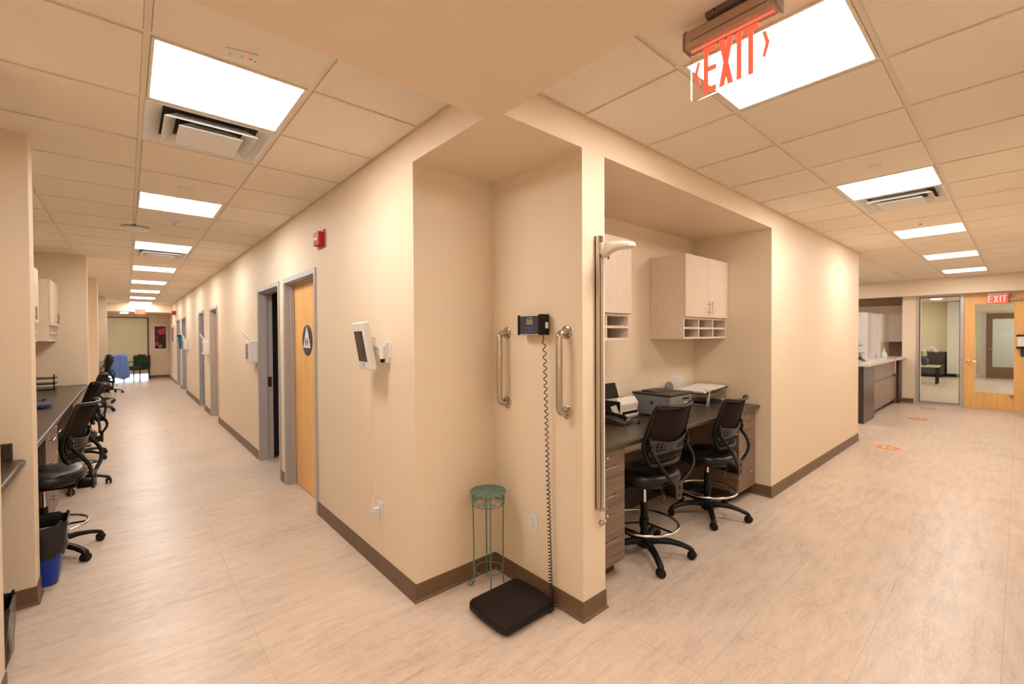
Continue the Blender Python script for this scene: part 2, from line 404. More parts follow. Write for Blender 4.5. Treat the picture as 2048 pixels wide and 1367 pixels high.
v0 = make_vent((LCX, LCY+T, CZ+.002), 'square louvered ceiling vent beside the nearest left corridor light')
dup(v0, (LCX, LCY+9*T, CZ+.002), 0, 'square louvered ceiling vent far down the left corridor')
dup(v0, (RCX+5*T, RCY, CZ+.002), 0, 'square louvered ceiling vent over the right corridor')
# sprinkler covers, sprinkler heads
def disc(x, y, r, label, name='sprinkler_cover', cat='sprinkler'):
    b = B(); b.lathe([(0, -.008), (r*.93, -.008), (r, -.004), (r, 0)], (x, y, CZ), 28)
    return tag(b.done(name, GRID, smooth=True), label, cat)
disc(.372, 4.353, .05, 'round flush disc in the ceiling tile before the second left corridor light')
disc(4.011, .687, .045, 'round flush disc in the right corridor ceiling before the second light panel')
disc(.38, 9.25, .05, 'faint round flush disc past the far vent in the left corridor ceiling')
disc(8.306, .708, .045, 'round flush disc before the fourth right corridor light panel')
disc(.38, 11.4, .05, 'faint round flush disc between the fourth and fifth left corridor lights')
for x, y, lab in ((.381, 5.663, 'small round sprinkler head past the second left corridor light'), (6.35, .701, 'small round sprinkler head before the third right corridor light')):
    t = thing('ceiling_sprinkler', lab, 'sprinkler', (x, y, CZ))
    b = B(); b.lathe([(.05, 0), (.047, -.006), (.03, -.012), (.022, -.02), (0, -.021)], (x, y, CZ), 24); b.done('escutcheon', WHITE, t, smooth=True)
    b = B(); b.cyl((x, y, CZ-.03), .008, .012, 10); b.cyl((x, y, CZ-.034), .014, .003, 12); b.done('nozzle', STEEL, t, smooth=True)
t = thing('wireless_access_point', 'white round disc device hanging under the left corridor ceiling', 'access point', (.089, 6.23, CZ))
b = B(); b.lathe([(0, -.034), (.1, -.032), (.12, -.02), (.118, -.01), (0, -.008)], (.089, 6.23, CZ), 32); b.done('shell', WHITE, t, smooth=True)
b = B(); b.cyl((.089, 6.23, CZ-.012), .03, .012, 16); b.done('mount', BLK, t)
# little ceiling panel with test lamp
t = thing('emergency_light_test_plate', 'small rectangular ceiling plate with red indicator beside the first left light', 'test plate', (.384, 2.155, CZ))
rz = RZ(math.radians(-12)); c0 = Vector((.384, 2.155, CZ))
b = B(); b.box(.384-.058, .384+.058, 2.155-.036, 2.155+.036, CZ-.006, CZ, rot=rz, c=c0); b.done('plate', WHITE, t, bevel=.002)
def onplate(dx, dy): return c0+rz @ Vector((dx, dy, -.0065))
b = B(); p = onplate(.012, .006); b.lathe([(0, -.006), (.005, -.004), (.006, 0)], p, 12); b.done('red_lamp', GLOW, t, smooth=True)
b = B()
for dx, dy in ((-.045, 0), (-.003, -.005), (.026, .002), (.032, .003), (.045, .012)):
    p = onplate(dx, dy); b.box(p.x-.003, p.x+.003, p.y-.002, p.y+.002, p.z-.001, p.z)
b.box(c0.x-.0, c0.x+.0005, c0.y-.0, c0.y+.0005, c0.z-.0065, c0.z-.006); b.done('printed_marks', INK, t)

# ------------------------------------------------------------------ baseboards
def baseboard(name, path):
    prof = [(0, 0), (.015, 0), (.0145, .006), (.0065, .016), (.005, .1), (.003, BZ), (0, BZ)]
    P = [Vector((x, y)) for x, y in path]; n = len(P); rows = []
    for i in range(n):
        def nrm(a, b_): d = (b_-a).normalized(); return Vector((d.y, -d.x))
        if i == 0: m = nrm(P[0], P[1])
        elif i == n-1: m = nrm(P[-2], P[-1])
        else:
            n1, n2 = nrm(P[i-1], P[i]), nrm(P[i], P[i+1]); m = (n1+n2)/(1+n1.dot(n2))
        rows.append([(P[i].x+m.x*d, P[i].y+m.y*d, z) for d, z in prof])
    b = B(); V = [[b.bm.verts.new(q) for q in r] for r in rows]; k = len(prof)
    for i in range(n-1):
        for j in range(k): b.bm.faces.new([V[i][j], V[i+1][j], V[i+1][(j+1) % k], V[i][(j+1) % k]])
    b.bm.faces.new(V[0]); b.bm.faces.new(V[-1][::-1])
    return struct(b.done(name, BASE))
baseboard('baseboard_niche', [(A1, 4.07), (A1, YA), (A2, YA), (A2, B2), (A3, B2), (A3, 1.72)])
baseboard('baseboard_left', [(A1, 5.31), (A1, 5.15)])
baseboard('baseboard_left', [(A1, 9.67), (A1, 6.385)]); baseboard('baseboard_left', [(A1, 11.57), (A1, 10.67)])
baseboard('baseboard_left', [(A1, 15.4), (A1, 12.47)]); baseboard('baseboard_left', [(A1, 17.2), (A1, 16.6)]); baseboard('baseboard_left', [(A1, YW), (A1, 18.4)])
baseboard('baseboard_right', [(A4, B3-.01), (A4, B2), (A5, B2), (A5, 3)])
for y0, y1 in ((2.76, 2.91), (3.80, 3.955), (8.82, 8.96), (11.92, 12.06), (17.38, 17.52)):
    baseboard('baseboard_partition', [(-.95, y0), (PX, y0), (PX, y1), (-.95, y1)])
baseboard('baseboard_end', [(XE, 1.765), (XE, 1.56)])
baseboard('baseboard_far', [(.66, YW), (A1, YW)])
baseboard('baseboard_alcove', [(2.47, B3), (4.2, B3)])

# ------------------------------------------------------------------ doors in the left wall
def door_frame(n, y0, y1, top, depth=.14):
    b = B(); f = .045; x = A1
    for a, c in ((y0-f, y0+.004), (y1-.004, y1+f)): b.box(x-.012, x+.03, a, c, 0, top+f)
    b.box(x-.012, x+.03, y0, y1, top-.004, top+f)
    for a, c in ((y0-.002, y0+.012), (y1-.012, y1+.002)): b.box(x+.0, x+depth+.01, a, c, 0, top)
    b.box(x, x+depth+.01, y0, y1, top-.012, top)
    for a, c in ((y0+.012, y0+.028), (y1-.028, y1-.012)): b.box(x+.045, x+.085, a, c, 0, top-.012)
    b.box(x+.045, x+.085, y0, y1, top-.028, top-.012)
    return struct(b.done('door_%d' % n, FRAME, bevel=.0015))
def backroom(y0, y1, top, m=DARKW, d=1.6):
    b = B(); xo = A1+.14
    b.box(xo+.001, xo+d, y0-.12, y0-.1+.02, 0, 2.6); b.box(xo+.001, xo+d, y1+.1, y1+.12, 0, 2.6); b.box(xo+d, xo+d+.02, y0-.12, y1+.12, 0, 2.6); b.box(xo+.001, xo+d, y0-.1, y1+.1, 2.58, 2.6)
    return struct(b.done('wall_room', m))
fr = [door_frame(i+1, *d) for i, d in enumerate(DOORS)]
b = B(); y0, y1, tp = DOORS[0]; b.box(A1+.088, A1+.132, y0+.013, y1-.013, .008, tp-.013); panel = b.done('door_panel', MAPLE, fr[0])
# restroom sign, round with triangle and two figures
sx, sy, sz = A1+.088, 4.645, 1.533
b = B(); b.lathe([(.152, 0), (.152, -.006), (0, -.0061)], (sx, sy, sz), 48, ax='x'); sg = b.done('restroom_sign', NAVY, panel, bevel=0, origin=(0, 0, 0)); sg['label'] = 'round navy sign with white triangle'
# triangle + pictograms merged into the sign mesh as further materials
bm = bmesh.new(); bm.from_mesh(sg.data)
def face(bm, pts, x, mi, th=.0015):
    A = [bm.verts.new((x, p[0], p[1])) for p in pts]; C = [bm.verts.new((x+th, p[0], p[1])) for p in pts]
    fs = [bm.faces.new(A), bm.faces.new(C[::-1])]+[bm.faces.new([A[i], C[i], C[(i+1) % len(pts)], A[(i+1) % len(pts)]]) for i in range(len(pts))]
    for f_ in fs: f_.material_index = mi
face(bm, [(sy, sz+.147), (sy+.118, sz-.075), (sy-.118, sz-.075)], sx-.0085, 1)
for dy in (.028, -.024):
    face(bm, [(sy+dy+.008*math.cos(a), sz+.02+.008*math.sin(a)) for a in [k*math.pi/4 for k in range(8)]], sx-.0102, 2)
    if dy > 0: face(bm, [(sy+dy+.012, sz+.008), (sy+dy+.012, sz-.02), (sy+dy+.006, sz-.052), (sy+dy-.006, sz-.052), (sy+dy-.012, sz-.02), (sy+dy-.012, sz+.008)], sx-.0102, 2)
    else: face(bm, [(sy+dy+.006, sz+.008), (sy+dy+.018, sz-.03), (sy+dy+.006, sz-.03), (sy+dy+.005, sz-.052), (sy+dy-.005, sz-.052), (sy+dy-.006, sz-.03), (sy+dy-.018, sz-.03), (sy+dy-.006, sz+.008)], sx-.0102, 2)
bm.to_mesh(sg.data); bm.free(); sg.data.materials.append(WHITE); sg.data.materials.append(INK)
b = B(); b.lathe([(.02, 0), (.02, -.006), (.012, -.01), (0, -.01)], (A1+.088, 4.20, 1.0), 16, ax='x'); b.tube([(A1+.078, 4.2, 1.0), (A1+.045, 4.2, 1.0), (A1+.04, 4.23, 1.0), (A1+.04, 4.3, 1.0)], .009, 10); b.done('door_handle', STEEL, panel, origin=(0, 0, 0), smooth=True)
# door 2 stands open to a dark room; strike plate in its jamb
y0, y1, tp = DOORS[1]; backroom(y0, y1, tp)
b = B(); b.box(A1+.09, A1+.135, y1-.016, y1-.0115, .93, 1.06); q = b.done('strike_plate', mat('bronze', (.12, .05, .03), .35, metal=.8), fr[1]); 
b = B(); b.box(A1+.15, A1+.95, y0-.045, y0-.0, .01, tp-.02); b.done('open_door_leaf', MAPLE, fr[1])
for i in (2, 3, 4, 5):
    y0, y1, tp = DOORS[i]
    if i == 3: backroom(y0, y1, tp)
    else:
        mcol = {2: MAPLE, 4: FRAME, 5: FRAME}[i]
        b = B(); b.box(A1+.088, A1+.132, y0+.013, y1-.013, .008, tp-.013); pn = b.done('door_panel', mcol, fr[i])
        b = B(); b.tube([(A1+.085, y0+.08, 1.0), (A1+.045, y0+.08, 1.0), (A1+.04, y0+.11, 1.0), (A1+.04, y0+.19, 1.0)], .01, 8); b.done('door_handle', STEEL, pn, smooth=True)
# storage rack just inside the fourth doorway
y0, y1, tp = DOORS[3]
t = thing('storage_rack', 'dark shelf rack with white shelf edges in the far narrow doorway', 'shelf', (A1+.25, 12.0, 0))
for z in (.15, .55, .98, 1.38, 1.82):
    b = B(); b.box(A1+.06, A1+.4, y0+.04, y1-.04, z, z+.025); b.done('shelf', WHITE, t)
for yy in (y0+.04, y1-.07):
    for xx in (A1+.06, A1+.37):
        b = B(); b.box(xx, xx+.03, yy, yy+.03, 0, 2.0); b.done('post', BLK, t)

# ------------------------------------------------------------------ wall devices, left wall
t = thing('fire_alarm', 'red square fire alarm strobe high on the left corridor wall', 'fire alarm', (A1, 3.9, 2.40))
b = B(); b.box(A1-.05, A1, 3.86, 3.985, 2.34, 2.455); b.done('body', RED, t, bevel=.006)
b = B(); b.box(A1-.054, A1-.05, 3.875, 3.965, 2.385, 2.405); b.done('strobe_lens', WHITE, t)
b = B(); b.box(A1-.012, A1, 3.83, 4.0, 2.32, 2.47); b.done('back_plate', mat('dark_red', (.4, .015, .01), .4), t, bevel=.003)
t = thing('fire_alarm', 'tiny red fire alarm far down the left corridor wall', 'fire alarm', (A1, 18.85, 2.4))
b = B(); b.box(A1-.1, A1, 18.7, 19.0, 2.33, 2.47); b.done('body', RED, t, bevel=.01)

t = thing('wall_tablet', 'white tilted tablet enclosure on a wall arm by the corner', 'tablet', (A1, 2.68, 1.46))
Rt = RZ(math.radians(0))
# enclosure: slab tilted, screen faces away from the wall and towards the camera's left
C = Vector((1.142, 2.77, 1.507))
def slab(u0, u1, v0, v1, n0, n1, bb, m=None):
    """local frame of the tablet: u along its width, v up, n out of the screen"""
    n = Vector((-.98, .06, -.17)).normalized(); u = Vector((0, 0, 1)).cross(n).normalized(); v = n.cross(u)
    pts = [C+u*a+v*c_+n*d for d in (n0, n1) for c_ in (v0, v1) for a in (u0, u1)]
    vs = [bb.bm.verts.new(p) for p in pts]
    fs = [bb.bm.faces.new([vs[i] for i in q]) for q in ((0, 2, 3, 1), (4, 5, 7, 6), (0, 1, 5, 4), (2, 6, 7, 3), (0, 4, 6, 2), (1, 3, 7, 5))]
    bb._m(fs, m); return bb
b = B(); slab(-.108, .108, -.153, .153, -.03, .014, b); case = b.done('enclosure', WHITE, t, bevel=.007)
b = B(); slab(-.076, .076, -.098, .098, .0142, .0152, b); b.done('screen', SCREEN, t)
b = B(); slab(-.007, .007, -.124, -.110, .0142, .016, b); slab(-.02, .02, -.138, -.134, .0142, .0146, b); b.done('home_button', GREYP, t, bevel=.001)
n_ = Vector((-.98, .06, -.17)).normalized(); P1 = C-n_*.045
b = B()
b.cyl((P1.x+.01, P1.y-.02, P1.z-.07), .02, .12, 16); b.cyl((1.222, 2.655, 1.425), .019, .082, 16)
ang_ = math.atan2(2.655-(P1.y-.02), 1.222-(P1.x+.01)); ml = math.hypot(2.655-(P1.y-.02), 1.222-(P1.x+.01)); mx_, my_ = (P1.x+.01+1.222)/2, (P1.y-.02+2.655)/2
for za_, zb2 in ((1.478, 1.505), (1.435, 1.46)): b.box(mx_-ml/2, mx_+ml/2, my_-.014, my_+.014, za_, zb2, rot=RZ(ang_))
b.box(1.235, A1, 2.638, 2.672, 1.40, 1.53); b.box(A1-.006, A1, 2.62, 2.69, 1.43, 1.52)
b.done('wall_arm', WHITE, t, bevel=.003)
for px_, py_, pz_ in ((P1.x+.01, P1.y-.02, P1.z-.10), (1.222, 2.655, 1.40)):
    b = B(); b.lathe([(.004, 0), (.012, .006), (.014, .03), (.014, .032)], (px_, py_, pz_), 12); b.done('arm_knob', BLK, t, smooth=True)
def outlet_parts(t, face_x, yc, z0, z1, wdt):
    b = B(); b.box(face_x-.006, face_x, yc-wdt/2, yc+wdt/2, z0, z1); b.done('cover_plate', WHITE, t, bevel=.002)
    zc = (z0+z1)/2
    for dz in (.02, -.02):
        b = B(); b.lathe([(.0165, 0), (.0165, -.0025), (0, -.0026)], (face_x-.006, yc, zc+dz), 18, ax='x'); f_ = b.done('socket', WHITE, t, smooth=True)
        b = B()
        for dy in (-.006, .006): b.box(face_x-.0092, face_x-.0084, yc+dy-.001, yc+dy+.001, zc+dz-.002, zc+dz+.006)
        b.cyl((face_x-.0092, yc, zc+dz-.008), .0022, .0008, 8, ax='x'); sub(b, 'socket_slots', INK, f_)
    b = B(); b.lathe([(.003, 0), (.0025, -.0012), (0, -.0013)], (face_x-.006, yc, zc), 10, ax='x'); b.done('screw', STEEL, t)
t = thing('wall_outlet', 'white duplex outlet low in the scale niche', 'outlet', (A2, 1.949, .42)); outlet_parts(t, A2, 1.949, .364, .480, .074)
t = thing('wall_outlet', 'white duplex outlet on the left wall under the tablet', 'outlet', (A1, 2.793, .405)); outlet_parts(t, A1, 2.793, .350, .465, .074)
t = thing('phone_charger', 'white cube charger plugged into the outlet under the tablet', 'charger', (A1-.03, 2.8, .43))
b = B(); b.box(A1-.05, A1-.0085, 2.785, 2.82, .40, .432); b.done('body', WHITE, t, bevel=.004)
b = B(); b.box(A1-.078, A1-.05, 2.797, 2.808, .412, .42); b.done('cable_plug', WHITE, t, bevel=.002)
b = B(); pts = []
for i in range(26):
    u = i/25; pts.append((A1-.006-.07*max(0, (.12-u))/.12, 2.80+.17*math.sin(u*math.pi*.92)*(1-u*.3), .416+(1.335-.416)*u))
b.tube(pts, .0016, 6); b.done('cable', WHITE, t, smooth=True)

def dispenser(y, z, label, kind=0):
    t = thing('glove_dispenser', label, 'dispenser', (A1, y, z))
    b = B(); b.box(A1-.1, A1, y-.13, y+.13, z, z+.28); b.done('holder', WHITE, t, bevel=.012)
    b = B(); b.box(A1-.104, A1-.1, y-.05, y+.09, z+.05, z+.24); b.done('window', mat('smoked_window', (.32, .24, .2), .2), t)
    b = B()
    def f(u, v): return Vector((A1-.06-.05*v-.012*math.sin(u*9), y+.05+.2*v+(u-.5)*.12, z+.27+.13*v+.02*math.cos(u*7)))
    b.grid(f, 8, 5); b.done('paper_sheet', WHITE, t, smooth='all', solid=.002)
dispenser(6.52, 1.24, 'white dispenser with sheets on top beside the dark open doorway')
dispenser(10.95, 1.22, 'white dispenser between the far wooden doorway and the narrow dark doorway')
dispenser(15.0, 1.24, 'white dispenser just before the furthest doors of the left corridor')
t = thing('hand_sanitizer', 'small blue dispenser on the left wall near the far end', 'dispenser', (A1, 17.0, 1.2))
b = B(); b.box(A1-.09, A1, 16.8, 17.0, 1.40, 1.60); b.done('bottle', mat('teal_bottle', (.03, .2, .4), .3), t, bevel=.03)
b = B(); b.box(A1-.11, A1, 16.76, 17.03, 1.60, 1.65); b.done('cap', BLK, t, bevel=.01)
b = B(); b.box(A1-.06, A1, 16.83, 16.95, 1.22, 1.41); b.done('drip_tray', mat('blue_tray', (.03, .12, .3), .4), t, bevel=.02)

# ------------------------------------------------------------------ scale niche
def grab_bar(y, label):
    t = thing('grab_bar', label, 'grab bar', (A2, y, 1.36), 'steel grab bars in the scale niche')
    zt, zb, d, r = 1.585, 1.135, .066, .019
    pts = [(A2-.004, y, zt)]+[(A2-d+.038-.038*math.sin(math.radians(a))+.0, y, zt-.0-.038+.038*math.cos(math.radians(a))) for a in range(0, 91, 15)]
    pts += [(A2-d+.038-.038*math.cos(math.radians(a)), y, zb+.038-.038*math.sin(math.radians(a))) for a in range(0, 91, 15)]+[(A2-.004, y, zb)]
    b = B(); b.tube(pts, r, 16); b.done('bar', STEEL, t, smooth=True)
    for z in (zt, zb):
        b = B(); b.lathe([(.039, 0), (.039, -.004), (.034, -.008), (.02, -.01), (0, -.0101)], (A2, y, z), 24, ax='x'); fl = b.done('flange', STEEL, t, smooth=True)
        b = B()
        for k in range(3):
            a = math.radians(90+120*k); b.lathe([(.0045, 0), (.0035, -.0025), (0, -.003)], (A2-.0075, y+.029*math.cos(a), z+.029*math.sin(a)), 8, ax='x')
        sub(b, 'screws', CHROME, fl)
grab_bar(2.19, 'vertical steel grab bar left of the scale display, near the niche corner')
grab_bar(1.672, 'vertical steel grab bar right of the scale display, near the post edge')
# scale display
t = thing('scale_display', 'black wall display of the floor scale with blue keypad', 'display', (A2, 1.9, 1.63))
xf = 1.80; ya, yb, za, zb_ = 1.80, 2.005, 1.572, 1.69
b = B(); b.box(xf+.004, A2-.004, ya+.014, yb-.008, za+.006, zb_-.006); b.box(A2-.012, A2, 1.85, 1.95, 1.59, 1.66); b.done('housing', DKGREY, t, bevel=.004)
b = B(); b.box(xf, xf+.012, ya+.03, yb-.012, za+.004, zb_-.004); b.done('front_panel', mat('slate_panel', (.05, .055, .07), .3), t, bevel=.002)
b = B(); b.box(xf-.002, xf+.02, ya+.03, yb-.01, zb_-.007, zb_); b.done('metal_trim', CHROME, t)
b = B(); b.box(xf-.002, xf+.02, ya+.03, yb-.01, za, za+.005); b.done('metal_trim', CHROME, t)
for y_a, y_b in ((yb-.013, yb+.004), (ya-.002, ya+.032)):
    b = B(); b.box(xf-.006, A2-.01, y_a, y_b, za-.001, zb_+.002); b.done('end_cap', BLK, t, bevel=.004)
b = B(); b.box(xf-.0012, xf, 1.880, 1.934, 1.632, 1.665); b.done('lcd', LCD, t)
b = B()
for r_ in range(2):
    for c_ in range(4): b.box(xf-.001, xf, 1.870+c_*.0195, 1.882+c_*.0195, 1.588+r_*.02, 1.597+r_*.02)
b.done('keypad', KEYS, t)
b = B(); b.box(xf-.0008, xf, 1.874, 1.942, 1.584, 1.606, mat('keypad_field', (.03, .04, .12), .4)); b.done('keypad_field', None, t)
b = B(); b.box(xf-.001, xf, 1.885, 1.925, 1.672, 1.676); b.done('brand_strip', GREYL, t)
b = B(); b.box(A2-.045, A2-.02, ya-.0035, ya-.002, 1.61, 1.645); b.done('side_label', PAPER, t)
# coiled cable, wall to floor
b = B(); path = [(1.822, 1.818, 1.572), (1.826, 1.812, 1.50)]
for i in range(28): path.append((1.828+.008*i/27, 1.812-.034*i/27, 1.50-(1.50-.13)*i/27))
path += [(1.834, 1.768, .09), (1.828, 1.752, .05), (1.812, 1.735, .022), (1.79, 1.728, .016), (1.772, 1.738, .016)]
P = [Vector(p) for p in path]; L_ = [0]
for a, c_ in zip(P, P[1:]): L_.append(L_[-1]+(c_-a).length)
def at(s_):
    for i in range(len(P)-1):
        if s_ <= L_[i+1]: 
            u = (s_-L_[i])/(L_[i+1]-L_[i]); return P[i].lerp(P[i+1], u), (P[i+1]-P[i]).normalized()
    return P[-1], (P[-1]-P[-2]).normalized()
pts = []; s_ = 0; ph = 0; tot = L_[-1]
while s_ < tot:
    p, d = at(s_); u_ = s_/tot
    a = Vector((0, 1, 0)); a = (a-d*a.dot(d)).normalized(); c_ = d.cross(a)
    rr = .0095 if s_ > .05 else .0095*s_/.05
    pts.append(p+(a*math.cos(ph)+c_*math.sin(ph))*rr)
    pitch = .05-.036*u_**.7
    ph += 2*math.pi/12; s_ += pitch/12
b.tube(pts, .0027, 5); tag(b.done('coiled_cable', BLK, smooth='all'), 'black coiled cable hanging from the display down to the floor scale', 'cable')
# floor scale
t = thing('floor_scale', 'black rubber topped floor scale in the niche', 'scale', (1.645, 1.905, 0))
def rrect(x0, x1, y0, y1, r, n=6, bulge=0):
    pts = []
    for cx, cy, a0 in ((x1-r, y1-r, 0), (x0+r, y1-r, 90), (x0+r, y0+r, 180), (x1-r, y0+r, 270)):
        for i in range(n+1):
            a = math.radians(a0+90*i/n); pts.append((cx+r*math.cos(a), cy+r*math.sin(a)))
    return pts
def bulged(x0, x1, y0, y1, r, k):
    out = []; cx, cy = (x0+x1)/2, (y0+y1)/2
    base = rrect(x0, x1, y0, y1, r)
    dense = []
    for i, p in enumerate(base):
        q = base[(i+1) % len(base)]; dense.append(p)
        if math.dist(p, q) > .05:
            for j in range(1, 8): dense.append((p[0]+(q[0]-p[0])*j/8, p[1]+(q[1]-p[1])*j/8))
    for x, y in dense:
        u, v = (x-cx)/((x1-x0)/2), (y-cy)/((y1-y0)/2)
        out.append((x, y+k*(1-u*u)*(1 if v > 0 else -1)*abs(v)**6))
    return out
def stack(bb, layers, m=None, top=True):
    rings = [[bb.bm.verts.new((x, y, z)) for x, y in L] for L, z in layers]; n = len(rings[0]); fs = [bb.bm.faces.new(rings[0][::-1])]+([bb.bm.faces.new(rings[-1])] if top else [])
    for a, c_ in zip(rings, rings[1:]):
        for j in range(n): fs.append(bb.bm.faces.new([a[j], a[(j+1) % n], c_[(j+1) % n], c_[j]]))
    bb._m(fs, m)
X_, Y_ = (1.452, 1.822), (1.725, 2.065)
def sc(d, k=.012): return [(y_, x_) for x_, y_ in bulged(Y_[0]+d, Y_[1]-d, X_[0]+d, X_[1]-d, .03-d*.4, k)]
b = B(); stack(b, [(sc(.008), .014), (sc(0), .02), (sc(0), .048), (sc(.004), .054)]); b.done('body', BLK, t, smooth=True)
b = B(); stack(b, [(sc(.004), .054), (sc(.006), .058), (sc(.012), .0595)]); b.done('rubber_mat', BLKR, t, smooth=True)
for x in (1.49, 1.785):
    for y in (1.765, 2.025):
        b = B(); b.cyl((x, y, 0), .018, .015, 14); b.done('foot', BLKR, t)
# verdigris plant stand
t = thing('plant_stand', 'tall green metal plant stand in the niche corner', 'plant stand', (1.705, 2.193, 0))
cx, cy, zt = 1.705, 2.193, .592
b = B(); b.lathe([(0, zt-.006), (.108, zt-.006), (.114, zt-.001), (.113, zt+.003), (.105, zt+.001), (0, zt+.001)], (cx, cy, 0), 40); b.done('top', VERD, t, smooth=True)
for z, r, w_ in ((zt-.02, .1, .0028), (zt-.075, .1, .003), (.10, .086, .003)):
    b = B(); b.tube([(cx+r*math.cos(k*math.pi/20), cy+r*math.sin(k*math.pi/20), z) for k in range(40)], w_, 8, closed=True); b.done('ring', VERD, t, smooth=True)
va = math.atan2(-cy, -cx)   # direction of the camera, one leg stands there
for k in range(4):
    a = va+math.radians(8)+k*math.pi/2; ux, uy = math.cos(a), math.sin(a); r = .093
    pts = [(cx+ux*.1, cy+uy*.1, zt-.006), (cx+ux*.1, cy+uy*.1, zt-.08), (cx+ux*.096, cy+uy*.096, zt-.1), (cx+ux*r, cy+uy*r, .3), (cx+ux*r, cy+uy*r, .05)]
    if k == 3:
        # scroll foot curling outward
        for j in range(0, 15):
            th = math.radians(180+j*30); rr = .019-.0008*j
            pts.append((cx+ux*(r+.019+rr*math.cos(th)), cy+uy*(r+.019+rr*math.cos(th)), .026+rr*math.sin(th)*1.0))
    else:
        pts += [(cx+ux*(r+.001), cy+uy*(r+.001), .02), (cx+ux*(r+.004), cy+uy*(r+.004), .004)]
    b = B(); b.tube(pts, .0042, 8); b.done('leg', VERD, t, smooth=True)
b = B()
for k in range(16):
    a0 = k*math.pi/8; pts = []
    for j in range(13):
        u = j/12; a = a0+u*math.pi/8*1.0; pts.append((cx+.1*math.cos(a), cy+.1*math.sin(a), zt-.047+.022*math.sin(u*2*math.pi+(k % 2)*math.pi)))
    b.tube(pts, .0018, 6)
b.done('scrollwork', VERD, t, smooth=True)
b = B()
for a in (va-.15, va-1.0, va+1.0, va+2.6):
    fx, fy = cx+.104*math.cos(a), cy+.104*math.sin(a); tv = Vector((-math.sin(a), math.cos(a), 0)); nv = Vector((math.cos(a), math.sin(a), 0))
    for j in range(7):
        th = 2*math.pi*j/7; d = tv*math.cos(th)+Vector((0, 0, 1))*math.sin(th); e = tv*math.cos(th+1.57)+Vector((0, 0, 1))*math.sin(th+1.57); c_ = Vector((fx, fy, zt-.05))
        vs = [b.bm.verts.new(q) for q in (c_+nv*.003, c_+d*.009+e*.005+nv*.004, c_+d*.018+nv*.001, c_+d*.009-e*.005+nv*.004)]; b.bm.faces.new(vs)
b.done('leaf_ornaments', mat('verdigris_light', (.17, .33, .27), .45), t, solid=.0015)

# ------------------------------------------------------------------ stadiometer on the post
t = thing('height_rod', 'wall mounted height measuring rod on the post beside the desk alcove', 'height rod', (1.99, B2, .6))
b = B(); zz = (.60, 2.118)
b.box(1.968, 1.977, B2-.034, B2-.004, *zz); b.box(1.979, 1.999, B2-.038, B2-.006, *zz); b.box(2.001, 2.003, B2-.036, B2-.01, *zz)
b.box(1.968, 2.026, B2-.012, B2, *zz); b.done('rail', STEEL, t, bevel=.0015)
b = B(); b.box(2.006, 2.022, B2-.03, B2-.012, zz[0]-.004, 2.07); b.done('measuring_scale', WHITE, t)
b = B()
for k in range(140): b.box(2.0062, 2.0062+(.006 if k % 5 else .011), B2-.0305, B2-.03, .62+k*.01, .6212+k*.01)
b.done('scale_marks', INK, t)
b = B(); b.box(1.966, 2.026, B2-.042, B2, zz[0]-.012, zz[0]); b.done('bottom_stop', STEEL, t, bevel=.002)
b = B(); b.box(1.972, 2.03, B2-.052, B2-.003, 2.012, 2.078); hb = b.done('slider', CREAM, t, bevel=.006)
b = B()   # head piece: arm tapering to a broad flat paddle
def hp(u, v):
    y_ = B2-.04-.2*u; return y_
secs = [(B2-.045, .022, 1.995, 2.078), (B2-.085, .022, 2.018, 2.078), (B2-.12, .032, 2.03, 2.074), (B2-.16, .044, 2.03, 2.068), (B2-.2, .044, 2.03, 2.062), (B2-.226, .034, 2.03, 2.056), (B2-.238, .014, 2.032, 2.05)]
rings = []
for y_, w_, z0, z1 in secs:
    rings.append([b.bm.verts.new((1.999+dx, y_, z)) for dx, z in ((-w_, z0), (w_, z0), (w_*.95, (z0+z1)/2), (w_*.45, z1), (-w_*.45, z1), (-w_*.95, (z0+z1)/2))])
for a, c_ in zip(rings, rings[1:]):
    for j in range(6): b.bm.faces.new([a[j], a[(j+1) % 6], c_[(j+1) % 6], c_[j]])
b.bm.faces.new(rings[0]); b.bm.faces.new(rings[-1][::-1]); b.done('head_piece', CREAM, t, bevel=.003)
b = B(); b.box(2.022, 2.03, B2-.058, B2-.05, 1.99, 2.02); b.done('pointer', RED, t)
b = B(); b.box(2.008, 2.024, B2-.02, B2-.004, 2.085, 2.12); b.lathe([(.012, 0), (.012, .004)], (2.016, B2-.012, 2.118), 12); b.done('top_stop', WHITE, t, bevel=.002)
b = B(); b.tube([(2.014, B2-.02, .60), (2.026, B2-.022, .52)], .005, 8); b.done('rod_end', WHITE, t, smooth=True)
b = B(); b.lathe([(.015, 0), (.017, -.006), (.017, -.014), (.012, -.02), (0, -.022)], (2.018, B2, .505), 20, ax='y'); b.lathe([(.008, 0), (.009, .012), (0, .014)], (2.034, B2-.012, .505), 12, ax='x'); b.done('wall_knob', STEEL, t, smooth=True)

